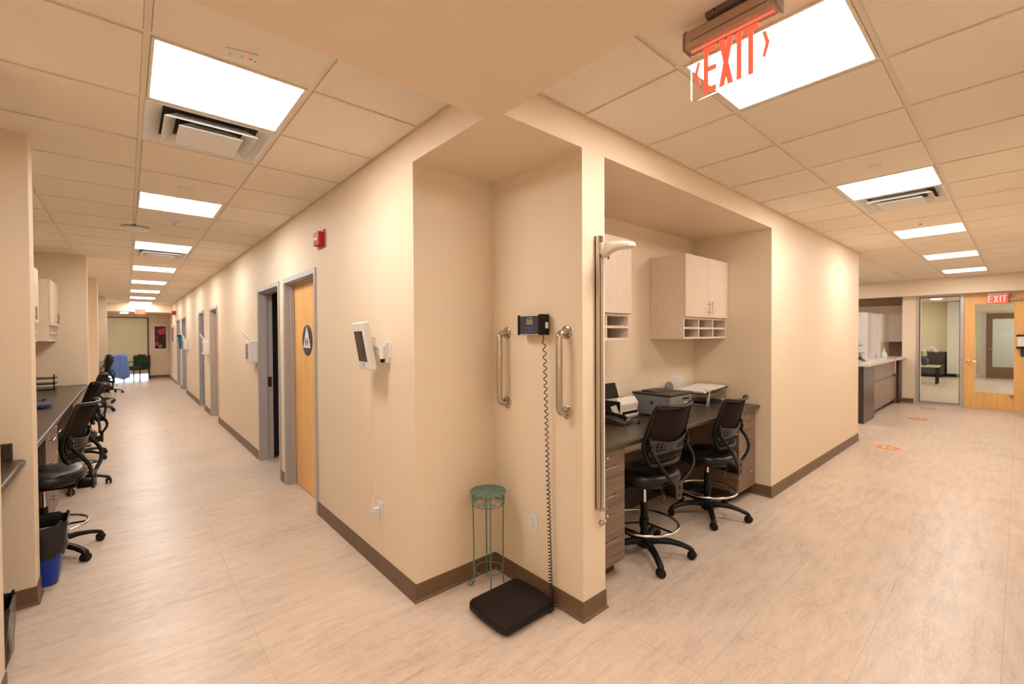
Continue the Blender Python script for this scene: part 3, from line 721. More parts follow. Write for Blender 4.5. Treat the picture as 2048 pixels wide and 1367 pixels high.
# ------------------------------------------------------------------ exit sign by the camera
t = thing('exit_sign', 'clear hanging EXIT sign with red letters and arrows on the near ceiling', 'exit sign', (1.65, .69, CZ))
xs = 1.655
b = B(); b.prism([(xs-.03, 2.655), (xs+.03, 2.655), (xs+.034, 2.67), (xs+.03, 2.715), (xs+.012, 2.732), (xs-.012, 2.732), (xs-.03, 2.715), (xs-.034, 2.67)], 'y', .535, .85)
hs = b.done('housing', mat('bronze_metal', (.5, .36, .27), .4, metal=.4), t, bevel=.002)
for y_ in (.531, .85):
    b = B(); b.prism([(xs-.033, 2.652), (xs+.033, 2.652), (xs+.037, 2.67), (xs+.033, 2.717), (xs+.014, 2.735), (xs-.014, 2.735), (xs-.033, 2.717), (xs-.037, 2.67)], 'y', y_, y_+.006); b.done('end_cap', mat('bronze_dark', (.3, .22, .16), .4), t)
b = B(); b.box(xs-.035, xs+.035, .60, .77, 2.732, CZ); b.done('mounting_bracket', mat('bronze_bracket', (.16, .12, .09), .45), t, bevel=.002)
b = B(); b.prism([(y_, z_) for y_, z_ in rrect(.548, .838, 2.463, 2.66, .012, 4)], 'x', xs-.003, xs+.003); pl = b.done('acrylic_plate', EXITP, t)
b = B(); b.box(xs-.0055, xs+.0055, .55, .836, 2.6525, 2.6545); b.done('red_light_strip', REDGLOW, t)
def exit_text(bb, yl, yr, z0, z1, x0, x1, arrows=True):
    """EXIT read from the camera side: left is +y; fractions of the plate width"""
    W = yl-yr; h = z1-z0; k = 1 if arrows else 1.5; o = 0 if arrows else -.26
    fx = lambda f: yl-W*(f*k+o)
    st = .062 if arrows else .055; bt = h*.115
    def quad(p): bb.prism([(fx(a), z0+h*c) for a, c in p], 'x', x0, x1)
    def bar(a0, a1, c0, c1): quad([(a0, c0), (a1, c0), (a1, c1), (a0, c1)])
    bar(.17, .17+st, 0, 1)
    for c in (0, .45, .885): bar(.17+st, .335, c, c+.115)
    quad([(.365, 0), (.365+st*1.15, 0), (.545, 1), (.545-st*1.15, 1)])
    quad([(.545-st*1.15, 0), (.545, 0), (.455+st*.57, .45), (.43, .45)]); quad([(.365, 1), (.365+st*1.15, 1), (.47, .55), (.455-st*.57, .5)])
    bar(.58, .58+st, 0, 1)
    bar(.745-.085, .745+.085, .885, 1); bar(.745-st/2, .745+st/2, 0, .885)
    if arrows:
        for q, t_ in ((.045, 1), (.955, -1)):
            e = .045*t_; w_ = .04*t_
            quad([(q, .5), (q+w_*1.2, .5), (q+e+w_, .76), (q+e, .76)]); quad([(q, .5), (q+w_*1.2, .5), (q+e+w_, .24), (q+e, .24)])
b = B(); exit_text(b, .838, .548, 2.472, 2.64, xs-.0062, xs-.0034); b.done('exit_letters', EXITR, t)
b = B()
for dy in (.0, .0):
    b.cyl((xs-.036, .735, 2.745), .004, .003, 8, ax='x')
b.done('bracket_screw', BLK, t)
b = B(); b.box(xs-.0345, xs-.0335, .56, .825, 2.676, 2.678); b.done('seam_line', BLK, t)
# exit sign above the entrance door, and the one down the left corridor
def small_exit(name_y, x, y, z, label, axis):
    t = thing('exit_sign', label, 'exit sign', (x, y, z+.2)); 
    if axis == 'x':
        b = B(); b.box(x-.03, x+.03, y-.15, y+.15, z+.14, z+.19); b.box(x-.02, x+.02, y-.1, y+.1, z+.19, z+.2); b.done('housing', GREYL, t, bevel=.004)
        b = B(); b.box(x-.003, x+.003, y-.142, y+.142, z-.03, z+.14); b.done('acrylic_plate', mat('exit_plate_red', (.5, .1, .08), .3, emit=(1, .06, .05), estr=.5), t)
        b = B(); exit_text(b, y+.13, y-.13, z-.015, z+.125, x-.0055, x-.0035, False); b.done('exit_letters', EXITB, t)
    else:
        b = B(); b.box(x-.15, x+.15, y-.03, y+.03, z+.14, z+.19); b.box(x-.1, x+.1, y-.02, y+.02, z+.19, CZ); b.done('housing', WHITE, t, bevel=.004)
        b = B(); b.box(x-.142, x+.142, y-.003, y+.003, z-.03, z+.14); b.done('acrylic_plate', mat('exit_plate_red', (.5, .1, .08), .3, emit=(1, .06, .05), estr=.5), t)
        b = B(); exit_text(b, 0, -.26, z-.015, z+.125, -.001, .001, False)
        for v in b.bm.verts: v.co = Vector((x-.13-v.co.y, y-.0045+v.co.x, v.co.z))
        b.done('exit_letters', EXITB, t)
    return t
small_exit(0, 13.22, .30, 2.20, 'glowing red EXIT sign in front of the wooden entrance door', 'x')
t2 = small_exit(0, .36, 19.7, 2.40, 'glowing red EXIT sign at the far end of the left corridor', 'y')

# ------------------------------------------------------------------ desks and cabinets
def bar_handle(bb, c, ln, ax, d):
    """bar handle centred at c, bar axis ax, standing d off the surface toward -y"""
    c = Vector(c); u = Vector((1, 0, 0)) if ax == 'x' else Vector((0, 0, 1)); o = Vector((0, -d, 0))
    bb.tube([c+o-u*ln/2, c+o+u*ln/2], .0045, 8)
    for s_ in (-.3, .3): bb.tube([c+u*ln*s_, c+o+u*ln*s_], .0035, 8)
def upper_cabinet(label, w_, d, h):
    """local: back at y=0, front at y=-d, x 0..w, z 0..h"""
    t = thing('wall_cabinet', label, 'cabinet', (0, 0, 0), world=False); O = (0, 0, 0); k = .2; p = .018
    b = B(); b.box(0, p, -d+.02, 0, 0, h); b.box(w_-p, w_, -d+.02, 0, 0, h); b.box(p, w_-p, -d+.02, 0, 0, p); b.box(p, w_-p, -d+.02, 0, h-p, h); b.box(p, w_-p, -.01, 0, p, h-p); b.box(p, w_-p, -d+.02, 0, k-p, k)
    b.done('carcass', LIGHTLAM, t, origin=O, bevel=.001)
    for i in (1, 2):
        b = B(); x = w_*i/3; b.box(x-p/2, x+p/2, -d+.021, -.01, p, k-p); b.done('divider', LIGHTLAM, t, origin=O)
    for i in range(3):
        b = B(); b.box(w_*i/3+p*(1 if i == 0 else .5), w_*(i+1)/3-p*(1 if i == 2 else .5), -d+.021, -.01, k/2-p/2, k/2+p/2); b.done('cubby_shelf', LIGHTLAM, t, origin=O)
    for i in (0, 1):
        b = B(); b.box(.001+i*(w_/2+.0005), w_/2-.0015+i*(w_/2), -d, -d+.019, k+.002, h-.002); dr = b.done('door', LIGHTLAM, t, origin=O, bevel=.001)
        b = B(); bar_handle(b, (w_/2+(-.03 if i == 0 else .03), -d, k+.09), .13, 'z', .03); b.done('handle', STEEL, dr, origin=O, smooth=True)
    return t
uc = upper_cabinet('pale wall cabinet with cubbies, right one in the desk alcove, above the binder', .87, .365, .77)
uc.location = (3.775, B3, 1.53)
dup(uc, (2.066, B3, 1.53), 0, 'pale wall cabinet with cubbies behind the height rod, left one in the desk alcove')
dup(uc, (BAYX, 7.93, 1.53), math.pi/2, 'pale wall cabinet with cubbies against the second partition on the left')
dup(uc, (BAYX, 6.03, 1.53), math.pi/2, 'pale wall cabinet on the left, only a sliver seen past the near partition')
def drawer_cabinet(label, w_, d, h=.745):
    t = thing('drawer_cabinet', label, 'cabinet', (0, 0, 0), world=False); O = (0, 0, 0)
    b = B(); b.box(0, w_, -d+.02, 0, .1, .1+h); b.done('carcass', LAM, t, origin=O)
    b = B(); b.box(.01, w_-.01, -d+.08, -.02, 0, .1); b.done('toe_kick', mat('dark_toe_kick', (.05, .035, .025), .5), t, origin=O)
    for i, (z0, z1) in enumerate(((.665, .845), (.482, .662), (.102, .479))):
        b = B(); b.box(.002, w_-.002, -d, -d+.019, z0, z1-.001); dr = b.done('drawer', LAM, t, origin=O, bevel=.001)
        zc = (z0+z1)/2 if i < 2 else z1-.19
        b = B(); bar_handle(b, (w_*.55, -d, zc-.01), .15, 'x', .03); b.done('handle', STEEL, dr, origin=O, smooth=True)
        if i != 1:
            b = B(); b.lathe([(.009, 0), (.009, -.006), (.007, -.009), (0, -.0091)], (w_*.5, -d, z1-.045), 14, ax='y'); b.done('lock', CHROME, dr, origin=O, smooth=True)
    return t
dcb = drawer_cabinet('wood grain drawer cabinet under the left end of the alcove desk', .385, .63)
dcb.location = (2.066, B3-.005, 0)
dup(dcb, (4.243, B3-.005, 0), 0, 'wood grain drawer cabinet under the right end of the alcove desk')
def desk(name, label, x0, x1, y0, y1, z, front):
    """worktop with rounded front nose; front is the side it faces"""
    t = thing(name, label, 'desk', ((x0+x1)/2, (y0+y1)/2, 0)); th = .04
    b = B(); b.box(x0, x1, y0, y1, z-th, z); b.done('worktop', DESK, t, bevel=.014, seg=4)
    return t
dk = desk('worktop_desk', 'dark laminate desk worktop running across the alcove', A3+.002, A4-.002, 1.655, B3-.003, .885, '-y')
b = B(); b.box(2.46, 4.235, B3-.03, B3-.016, .0, .5); tag(b.done('modesty_panel', mat('dark_laminate', (.055, .04, .032), .3)), 'dark low panel against the wall under the alcove desk', 'panel')
t = thing('computer_tower', 'black computer tower on the floor under the desk behind the nearer chair', 'computer', (2.555, 2.1, 0))
b = B(); b.box(2.49, 2.62, 1.95, 2.28, .012, .45); b.done('case', BLK, t, bevel=.006)
b = B(); b.box(2.5, 2.61, 1.943, 1.95, .03, .43); b.done('front_grille', DKGREY, t, bevel=.002)
b = B(); b.box(2.5, 2.61, 1.97, 2.26, 0, .012); b.done('foot_pad', BLKR, t)
dk = desk('worktop_desk', 'dark laminate desk worktop along the left side of the corridor', BAYX+.003, -.43, 3.96, 8.815, .905, '+x')
for i, (y_, lab) in enumerate(((4.86, 'wood drawer cabinet beyond the first chair on the left'), (5.26, 'wood drawer cabinet before the second chair on the left'), (7.14, 'wood drawer cabinet before the third chair on the left'))):
    dup(dcb, (BAYX+.01, y_, .015), math.pi/2, lab).scale = (1, .93, 1.0)
dk = desk('worktop_desk', 'dark desk worktop in the furthest bay on the left', BAYX+.003, -.45, 12.065, 17.375, .905, '+x')
dk = desk('worktop_desk', 'dark counter with side splash at the left edge, before the partition', BAYX+.003, -.45, 2.915, 3.795, .87, '+x')
b = B(); b.box(BAYX+.003, -.50, 3.777, 3.796, .87, .968); b.done('side_splash', DESK, dk, bevel=.003)

# ------------------------------------------------------------------ drafting chairs
def pose(root, base_rot, dz):
    """turn the star base under the seat and lower the seat on its gas column"""
    for ch in root.children:
        n = ch.name.split('.')[0]
        if n in ('leg', 'base_hub'): ch.rotation_euler.z = base_rot
        elif n not in ('foot_ring', 'column_sleeve', 'gas_piston'): ch.location.z = dz
        elif n == 'gas_piston': ch.scale.z = 1+dz*1.6; ch.location.z = -.36*dz*1.6
    return root
def make_chair(label, seat_z=.62):
    """local: faces +y, origin on the floor under the gas column"""
    t = thing('drafting_chair', label, 'chair', (0, 0, 0), 'black drafting chairs', world=False); O = (0, 0, 0)
    b = B(); b.lathe([(.045, .055), (.05, .06), (.05, .10), (.036, .13), (.03, .15)], n=20); b.cyl((0, 0, .045), .03, .02, 16); b.done('base_hub', BLK, t, origin=O, smooth=True)
    for k in range(5):
        a = math.radians(-90+36+72*k); u = Vector((math.cos(a), math.sin(a), 0)); v = Vector((-u.y, u.x, 0))
        b = B(); rings = []
        for s_, z, hw, hh in ((.03, .098, .03, .02), (.10, .108, .026, .017), (.18, .108, .022, .015), (.25, .095, .02, .013), (.3, .078, .02, .013), (.325, .066, .019, .012), (.335, .058, .014, .008)):
            c_ = u*s_+Vector((0, 0, z)); rings.append([b.bm.verts.new(c_+v*hw*x+Vector((0, 0, hh*y_))) for x, y_ in ((-1, -1), (1, -1), (1, .3), (.6, 1), (-.6, 1), (-1, .3))])
        for p, q in zip(rings, rings[1:]):
            for j in range(6): b.bm.faces.new([p[j], p[(j+1) % 6], q[(j+1) % 6], q[j]])
        b.bm.faces.new(rings[0]); b.bm.faces.new(rings[-1][::-1]); lg = b.done('leg', BLK, t, origin=O, smooth=True)
        b = B(); c_ = u*.32; wdir = (v*math.cos(.5+k)+u*math.sin(.5+k)).normalized(); ang = math.atan2(wdir.y, wdir.x)
        for s_ in (-1, 1):
            cc = c_+wdir*.0155*s_+Vector((0, 0, .027)); b.lathe([(0, -.0105), (.021, -.0105), (.0265, -.006), (.0265, .006), (.021, .0105), (0, .0105)], cc, 18, ax='x', rot=RZ(ang))
        b.cyl((c_.x, c_.y, .03), .0085, .045, 10)
        hd = []
        fw = Vector((-wdir.y, wdir.x, 0))
        for i in range(9):
            th = math.radians(20+i*20); hd.append(c_+fw*.028*math.cos(th)+Vector((0, 0, .027+.028*math.sin(th))))
        b.tube(hd, .0075, 8, squash=(.5, 1.6)); b.done('caster', BLKR, lg, origin=O, smooth=True)
    b = B(); b.cyl((0, 0, .1), .026, .27, 18); b.done('column_sleeve', BLK, t, origin=O, smooth=True)
    b = B(); b.cyl((0, 0, .36), .014, seat_z-.08-.36, 16); b.done('gas_piston', CHROME, t, origin=O, smooth=True)
    b = B(); zr = .225; b.tube([(.232*math.cos(k*math.pi/24), .232*math.sin(k*math.pi/24), zr) for k in range(48)], .0095, 10, closed=True); fr_ = b.done('foot_ring', CHROME, t, origin=O, smooth=True)
    b = B(); b.cyl((0, 0, zr-.03), .034, .06, 18)
    for k in range(3):
        a = math.radians(30+120*k); b.tube([(.03*math.cos(a), .03*math.sin(a), zr), (.226*math.cos(a), .226*math.sin(a), zr)], .007, 8)
    b.done('ring_spokes', BLK, fr_, origin=O, smooth=True)
    z0 = seat_z-.085
    b = B(); b.box(-.09, .09, -.2, .12, z0-.035, z0+.01); b.box(-.035, .035, -.26, -.18, z0-.03, z0+.0); b.done('tilt_mechanism', BLK, t, origin=O, bevel=.012)
    for sx_, ln in ((1, .2), (-1, .17)):
        b = B(); b.tube([(sx_*.08, .02, z0-.02), (sx_*ln, .03, z0-.035)], .006, 8); b.lathe([(.0, -.035), (.011, -.03), (.013, 0), (.011, .03), (0, .035)], (sx_*(ln+.01), .03, z0-.04), 10, ax='x'); b.done('lever', BLK, t, origin=O, smooth=True)
    b = B(); b.tube([(.02, -.12, z0-.03), (.035, -.13, z0-.07)], .006, 8); b.lathe([(.004, .01), (.016, -.01), (.02, -.035), (.012, -.055), (0, -.06)], (.038, -.132, z0-.07), 12, sx=1, sy=.4); b.done('tension_paddle', DKGREY, t, origin=O, smooth=True)
    # seat cushion
    b = B(); rows = []
    n = 40
    for r_, z in ((.80, z0), (.97, z0+.008), (1.0, z0+.03), (1.0, z0+.048), (.96, z0+.068), (.86, z0+.08), (.6, z0+.083), (.25, z0+.078)):
        ring = []
        for j in range(n):
            a = 2*math.pi*j/n; cx_, sy_ = math.cos(a), math.sin(a); e = 2.7
            x = abs(cx_)**(2/e)*(1 if cx_ > 0 else -1)*.25; y_ = abs(sy_)**(2/e)*(1 if sy_ > 0 else -1)*.235+.015
            dz = 0
            if z > z0+.05: dz = -.018*max(0, (y_-.15)/.1)**2+.014*(abs(x)/.25)**2
            ring.append(b.bm.verts.new((x*r_, y_*r_, z+dz)))
        rows.append(ring)
    for p, q in zip(rows, rows[1:]):
        for j in range(n): b.bm.faces.new([p[j], p[(j+1) % n], q[(j+1) % n], q[j]])
    b.bm.faces.new(rows[0]); b.bm.faces.new(rows[-1]); st_ = b.done('seat', LEATH, t, origin=O, smooth='all')
    b = B(); b.tube([(abs(math.cos(a))**.74*(1 if math.cos(a) > 0 else -1)*.251, abs(math.sin(a))**.74*(1 if math.sin(a) > 0 else -1)*.236+.015, z0+.048) for a in (2*math.pi*j/40 for j in range(40))], .004, 6, closed=True); b.done('piping', LEATH, st_, origin=O, smooth='all')
    # back: curved surface
    zb, zt_ = seat_z+.075, seat_z+.475
    def half(v):      # half width over height
        return .178+.05*math.sin(min(1, v/.42)*math.pi/2)-.012*max(0, (v-.42)/.58)-.006*math.cos(v*6)
    def yy(v, u):     # u -1..1 across
        return -.185-.035*math.sin(v*math.pi*.5)*.2-(.155*max(0, v-.28)**1.15)-.012*(1-v)**2+.062*u*u*(.55+.45*v)
    def bp(u, v, off=0):
        return Vector((half(v)*u, yy(v, u)-off, zb+(zt_-zb)*v+.012*u*u*max(0, v-.7)*3))
    b = B(); b.grid(lambda s_, q: bp((s_*2-1)*.93, .04+.92*q), 14, 16); b.done('back_mesh', MESHF, t, origin=O, smooth='all', solid=.004)
    out = []
    N_ = 14
    for i in range(N_): out.append(bp(-.9+1.8*i/N_, 0.0))
    out.append(bp(.97, .03))
    for i in range(1, N_): out.append(bp(1, i/N_*.96+.03))
    out.append(bp(.96, .985))
    for i in range(N_+1): out.append(bp(.88-1.76*i/N_, 1))
    out.append(bp(-.96, .985))
    for i in range(1, N_): out.append(bp(-1, .96-i/N_*.93))
    out.append(bp(-.97, .03))
    b = B(); b.tube(out, .0135, 10, closed=True, squash=(1.25, .85), up=(1, 0, 0)); b.done('back_frame', BLK, t, origin=O, smooth='all')
    b = B(); b.tube([bp(-.9+1.8*i/14, .17, -.004) for i in range(15)], .006, 8); b.tube([bp(-.9+1.8*i/14, .085, -.0) for i in range(15)], .005, 8); b.done('lower_rail', BLK, t, origin=O, smooth='all')
    # lumbar band with a wavy top edge and vent holes
    b = B()
    def lumb(s_, q):
        u = (s_*2-1)*.98; v0 = .20+.02*math.cos(u*3); v1 = .41-.045*math.cos(u*math.pi)*.6+.03*u*u
        return bp(u, v0+(v1-v0)*q, .022+.012*(1-u*u))
    NU, NV = 44, 12
    V = [[b.bm.verts.new(lumb(i/NU, j/NV)) for j in range(NV+1)] for i in range(NU+1)]
    for i in range(NU):
        for j in range(NV):
            if (26 <= i <= 40 or 5 <= i <= 12) and 3 <= j <= 9 and (i % 3 != 2) and (j % 3 != 2) and not (abs(i-33) > 6 and i > 20): continue
            b.bm.faces.new([V[i][j], V[i+1][j], V[i+1][j+1], V[i][j+1]])
    b.done('lumbar_support', DKGREY, t, origin=O, smooth='all', solid=.005)
    for s_ in (-1, 1):
        b = B(); top = bp(s_*.96, .36, .035); pts = [bp(s_*.94, .5, .02), bp(s_*.95, .43, .03), top, bp(s_*.93, .27, .045)]
        q0 = pts[-1]; end = Vector((s_*.032, -.262, z0+.03))
        for i in range(1, 9):
            u = i/9; p = q0.lerp(end, u); p += Vector((s_*.055*math.sin(u*math.pi)*(1 if u > .0 else 0), -.045*math.sin(u*math.pi), 0)); pts.append(p)
        pts.append(end); b.tube(pts, .0105, 10, squash=(1, 1.2)); br = b.done('back_bar', BLK, t, origin=O, smooth='all')
        b = B(); b.lathe([(0, -.02), (.013, -.018), (.015, 0), (.013, .018), (0, .02)], bp(s_*.95, .30, .045), 12, ax='x'); b.tube([bp(s_*.95, .40, .036), bp(s_*.95, .36, .05), bp(s_*.95, .32, .046)], .008, 8); b.done('bar_clamp', BLK, br, origin=O, smooth=True)
    b = B(); b.prism([(-.052, z0+.055), (-.02, z0+.05), (.02, z0+.05), (.052, z0+.055), (.036, z0-.01), (.034, z0-.07), (-.034, z0-.07), (-.036, z0-.01)], 'y', -.278, -.262); pb = b.done('pivot_bracket', DKGREY, t, origin=O, bevel=.004)
    b = B(); b.box(-.008, .008, -.2805, -.278, z0+.0, z0+.03); b.box(-.01, .01, -.2805, -.278, z0-.045, z0-.03); b.done('bracket_slot', BLKR, pb, origin=O)
    b = B(); b.box(-.03, .03, -.27, -.18, z0-.06, z0-.02); b.done('rear_arm', BLK, t, origin=O, bevel=.006)
    return t
ch = make_chair('black mesh drafting chair at the alcove desk, nearer one, in front of the printer')
ch.location = (2.79, 1.765, 0); ch.rotation_euler = (0, 0, math.radians(-3))
pose(dup(ch, (3.805, 1.784, 0), math.radians(1), 'black mesh drafting chair at the alcove desk, further one by the right drawers'), math.radians(-21), -.06)
dup(ch, (-.46, 4.52, 0), math.radians(80), 'black mesh drafting chair nearest on the left, behind the blue bin').location = (-.46, 4.54, 0)
pose(dup(ch, (-.48, 6.52, 0), math.radians(104), 'black mesh drafting chair second in the left row, turned slightly toward the camera'), .2, -.03)
dup(ch, (-.50, 7.95, 0), math.radians(90), 'black mesh drafting chair third in the left row, before the second partition')
dup(ch, (-.50, 12.85, 0), math.radians(95), 'far black chair, nearest of those past the third partition on the left', 'far black chairs on the left')
dup(ch, (-.52, 14.5, 0), math.radians(85), 'far black chair, middle of those past the third partition on the left', 'far black chairs on the left')
FR, FX, FY = math.radians(42), -.42, 16.9
fc = dup(ch, (FX, FY, 0), FR, 'far black chair with a blue jacket over its back', 'far black chairs on the left')
b = B()
def jk(u, v):
    x = (u*2-1)*(.2+.05*v); fold = .02*math.sin(u*16+1)*min(1, v*2)
    if v < .1: y, z = -.30-.055*(v/.1), 1.05+.06*(v/.1)
    elif v < .18: y, z = -.355-.05*((v-.1)/.08), 1.11-.01*((v-.1)/.08)
    else:
        q = (v-.18)/.82; y, z = -.405-.03*q+fold, 1.10-.68*q-.05*abs(u*2-1)*(1-q)+.03*math.sin(u*7)*q
    p = RZ(FR) @ Vector((x, y, z)); return p+Vector((FX, FY, 0))
b.grid(jk, 26, 22); tag(b.done('blue_jacket', BLUECLOTH, smooth='all', solid=.012), 'blue cloth jacket draped over the back of a far left chair', 'jacket')

# ------------------------------------------------------------------ things on the alcove desk
DZ = .885
t = thing('laser_printer', 'dark grey laser printer on the alcove desk', 'printer', (3.48, 2.01, DZ))
x0, x1, y0, y1 = 3.29, 3.65, 1.84, 2.2
b = B(); b.box(x0, x1, y0, y1, DZ+.008, DZ+.185); b.done('body', GREYP, t, bevel=.018, seg=3)
b = B(); b.box(x0-.003, x1+.003, y0-.003, y1+.003, DZ+.18, DZ+.198); b.done('lid', DKGREY, t, bevel=.006)
b = B(); b.prism([(y0+.09, DZ+.199), (y1-.06, DZ+.199), (y1-.06, DZ+.21), ], 'x', x0+.06, x1-.06); b.done('paper_tray', BLK, t)
b = B(); b.box(x0+.04, x1-.02, y0-.0035, y0, DZ+.06, DZ+.062); b.box(x0+.04, x1-.02, y0-.0035, y0, DZ+.10, DZ+.102); b.done('front_seam', BLK, t)
b = B(); b.box(x0+.2, x0+.29, y0-.004, y0, DZ+.145, DZ+.16); b.done('tray_handle', BLK, t)
b = B(); b.box(x0+.22, x0+.27, y0-.004, y0, DZ+.115, DZ+.122); b.done('front_badge', WHITE, t)
b = B(); b.cyl((x0-.002, y0+.17, DZ+.12), .014, .003, 16, ax='x'); b.cyl((x0-.002, y0+.03, DZ+.15), .005, .003, 12, ax='x'); b.done('side_emblem', DKGREY, t)
b = B()
for x in (x0+.03, x1-.03):
    for y_ in (y0+.03, y1-.03): b.cyl((x, y_, DZ), .012, .009, 10)
b.done('feet', BLKR, t)
t = thing('document_scanner', 'cream document scanner with black upright feeder beside the printer', 'scanner', (3.1, 2.2, DZ))
b = B(); b.prism([(2.10, DZ+.0), (2.29, DZ+.0), (2.29, DZ+.10), (2.25, DZ+.15), (2.13, DZ+.175), (2.09, DZ+.125), (2.10, DZ+.07), (2.085, DZ+.03)], 'x', 2.97, 3.225); b.done('body', CREAM, t, bevel=.01, seg=3)
b = B(); b.prism([(2.092, DZ+.036), (2.082, DZ+.05), (2.088, DZ+.066), (2.11, DZ+.06)], 'x', 2.995, 3.2); b.done('output_slot', BLK, t)
b = B(); b.box(2.962, 2.971, 2.095, 2.27, DZ+.01, DZ+.15); b.done('side_trim', BLK, t, bevel=.003)
b = B(); b.prism([(2.255, DZ+.12), (2.285, DZ+.11), (2.325, DZ+.27), (2.31, DZ+.275)], 'x', 2.975, 3.195); b.done('paper_feeder', BLK, t, bevel=.004)
b = B(); b.prism([(2.25, DZ+.10), (2.262, DZ+.10), (2.312, DZ+.28), (2.306, DZ+.285)], 'x', 2.962, 2.975); b.prism([(2.25, DZ+.10), (2.262, DZ+.10), (2.312, DZ+.28), (2.306, DZ+.285)], 'x', 3.195, 3.208); b.box(2.962, 3.208, 2.305, 2.314, DZ+.272, DZ+.288); b.done('feeder_frame', CREAM, t, bevel=.002)
b = B(); b.box(3.08, 3.11, 2.155, 2.175, DZ+.1675, DZ+.171); b.done('button', DKGREY, t)
def desk_phone(name, label, cx_, cy_, z, rot):
    t = thing(name, label, 'phone', (cx_, cy_, z), world=False); t.rotation_euler = (0, 0, rot); O = (0, 0, 0)
    b = B(); b.prism([(-.1, 0), (.1, 0), (.1, .07), (-.1, .02)], 'x', -.09, .12); b.done('base', DKGREY, t, origin=O, bevel=.006)
    b = B(); b.box(-.005, .115, .05, .06, .055, .15, rot=RX(math.radians(-25))); b.done('display_housing', GREYL, t, origin=O, bevel=.004)
    b = B(); b.box(.01, .10, .046, .0485, .075, .135, rot=RX(math.radians(-25)), c=(.055, .055, .1)); b.done('display_screen', mat('phone_screen', (.5, .42, .34), .3), t, origin=O)
    b = B()
    for i in range(4):
        for j in range(5): b.box(.0+i*.028, .02+i*.028, -.085+j*.026, -.07+j*.026, .03+j*.0068, .037+j*.0068)
    b.done('keys', GREYL, t, origin=O)
    b = B(); b.tube([(-.055, -.11, .06), (-.055, -.085, .075), (-.055, 0, .088), (-.055, .085, .105), (-.055, .11, .098)], [.02, .022, .014, .022, .02], 12); b.done('handset', BLK, t, origin=O, smooth=True)
    b = B(); pts = []
    for i in range(160):
        a = i*math.pi/5; u = i/159; pts.append((-.055+.30*u+.05*math.sin(u*6), -.12-.05*math.sin(u*math.pi)+.006*math.cos(a), .014+.006*math.sin(a)-.006+.002))
    b.tube([(p[0], p[1], max(.003, p[2])) for p in pts], .002, 5); b.done('cord', BLK, t, origin=O, smooth='all')
    return t
desk_phone('desk_phone', 'black desk phone with tilted display in front of the scanner', 2.86, 2.04, DZ, math.radians(10)).scale = (.82, .82, .85)
t = thing('letter_tray', 'stack of papers and folders beside the phone, half hidden by the post', 'papers', (2.55, 2.2, DZ))
for i, (m_, dz) in enumerate(((DKGREY, .02), (PAPER, .012), (mat('brown_folder', (.28, .14, .08), .6), .012), (PAPER, .01), (mat('blue_folder', (.12, .2, .4), .6), .01))):
    z = DZ+.055+sum((.02, .012, .012, .01, .01)[:i]); b = B(); b.box(2.44+.01*i, 2.68+.012*i, 2.10+.006*i, 2.3, z, z+dz*.85, rot=RZ(.06*i-.1)); b.done('paper_stack' if m_ is PAPER else 'folder', m_, t)
b = B(); b.box(2.42, 2.72, 2.10, 2.31, DZ, DZ+.052); b.done('tray', DKGREY, t, bevel=.01)
t = thing('desk_fan', 'small grey round desk gadget against the alcove back wall', 'desk fan', (4.0, 2.26, DZ))
b = B(); b.lathe([(.0, -.02), (.05, -.02), (.062, -.005), (.062, .01), (.05, .02), (0, .022)], (4.03, 2.27, DZ+.16), 28, ax='y'); b.done('head', GREYP, t, smooth=True)
b = B(); b.tube([(4.03, 2.27, DZ+.01), (4.03, 2.275, DZ+.1)], .012, 10); b.lathe([(.05, 0), (.05, .008), (.02, .014), (0, .014)], (4.03, 2.265, DZ), 20); b.done('stand', GREYP, t, smooth=True)
b = B(); b.box(4.14, 4.36, B3-.002, B3-.0002, 1.0, 1.145); nt_ = tag(b.done('paper_notice', PAPER), 'pale printed paper notice taped to the alcove back wall', 'notice')
b = B()
for k in range(7): b.box(4.16, 4.33-.03*(k % 3), B3-.0026, B3-.002, 1.02+k*.016, 1.0225+k*.016)
b.done('printed_lines', mat('faint_ink', (.45, .4, .38), .8), nt_)
t = thing('wire_rack', 'silver wire rack under the open binder', 'wire rack', (4.4, 2.1, DZ))
for y_ in (1.97, 2.25):
    b = B(); pts = [(4.2, y_, DZ+.005), (4.2, y_, DZ+.07)]+[(4.22+.0, y_, DZ+.085), (4.25, y_, DZ+.092), (4.58, y_, DZ+.115), (4.6, y_, DZ+.1), (4.6, y_, DZ+.005)]
    b.tube(pts, .004, 8); b.done('side_wire', CHROME, t, smooth=True)
for x in (4.2, 4.6):
    b = B(); b.tube([(x, 1.97, DZ+.005), (x, 2.25, DZ+.005)], .004, 8); b.done('foot_wire', CHROME, t, smooth=True)
b = B()
for k in range(6): b.tube([(4.25+.06*k, 1.97, DZ+.0925+.004*k), (4.25+.06*k, 2.25, DZ+.0925+.004*k)], .0025, 6)
b.done('shelf_wires', CHROME, t, smooth=True)
t = thing('ring_binder', 'open black ring binder with pages and yellow tabs at the alcove end', 'binder', (4.38, 2.1, DZ+.1))
ti = RY(math.radians(-3.7))
b = B(); b.box(4.12, 4.63, 1.955, 2.27, DZ+.118, DZ+.126, rot=ti, c=(4.2, 2.1, DZ+.1)); b.done('cover', BLK, t, bevel=.002)
b = B(); b.box(4.15, 4.60, 1.975, 2.25, DZ+.126, DZ+.142, rot=ti, c=(4.2, 2.1, DZ+.1)); b.done('pages', PAPER, t)
for k in range(3):
    b = B(); y_ = 2.0+.1*k; b.tube([(4.22+.022*math.cos(a), y_, DZ+.135+.026*math.sin(a)) for a in [math.pi*i/10 for i in range(11)]], .0022, 6); b.done('ring', CHROME, t, smooth=True)
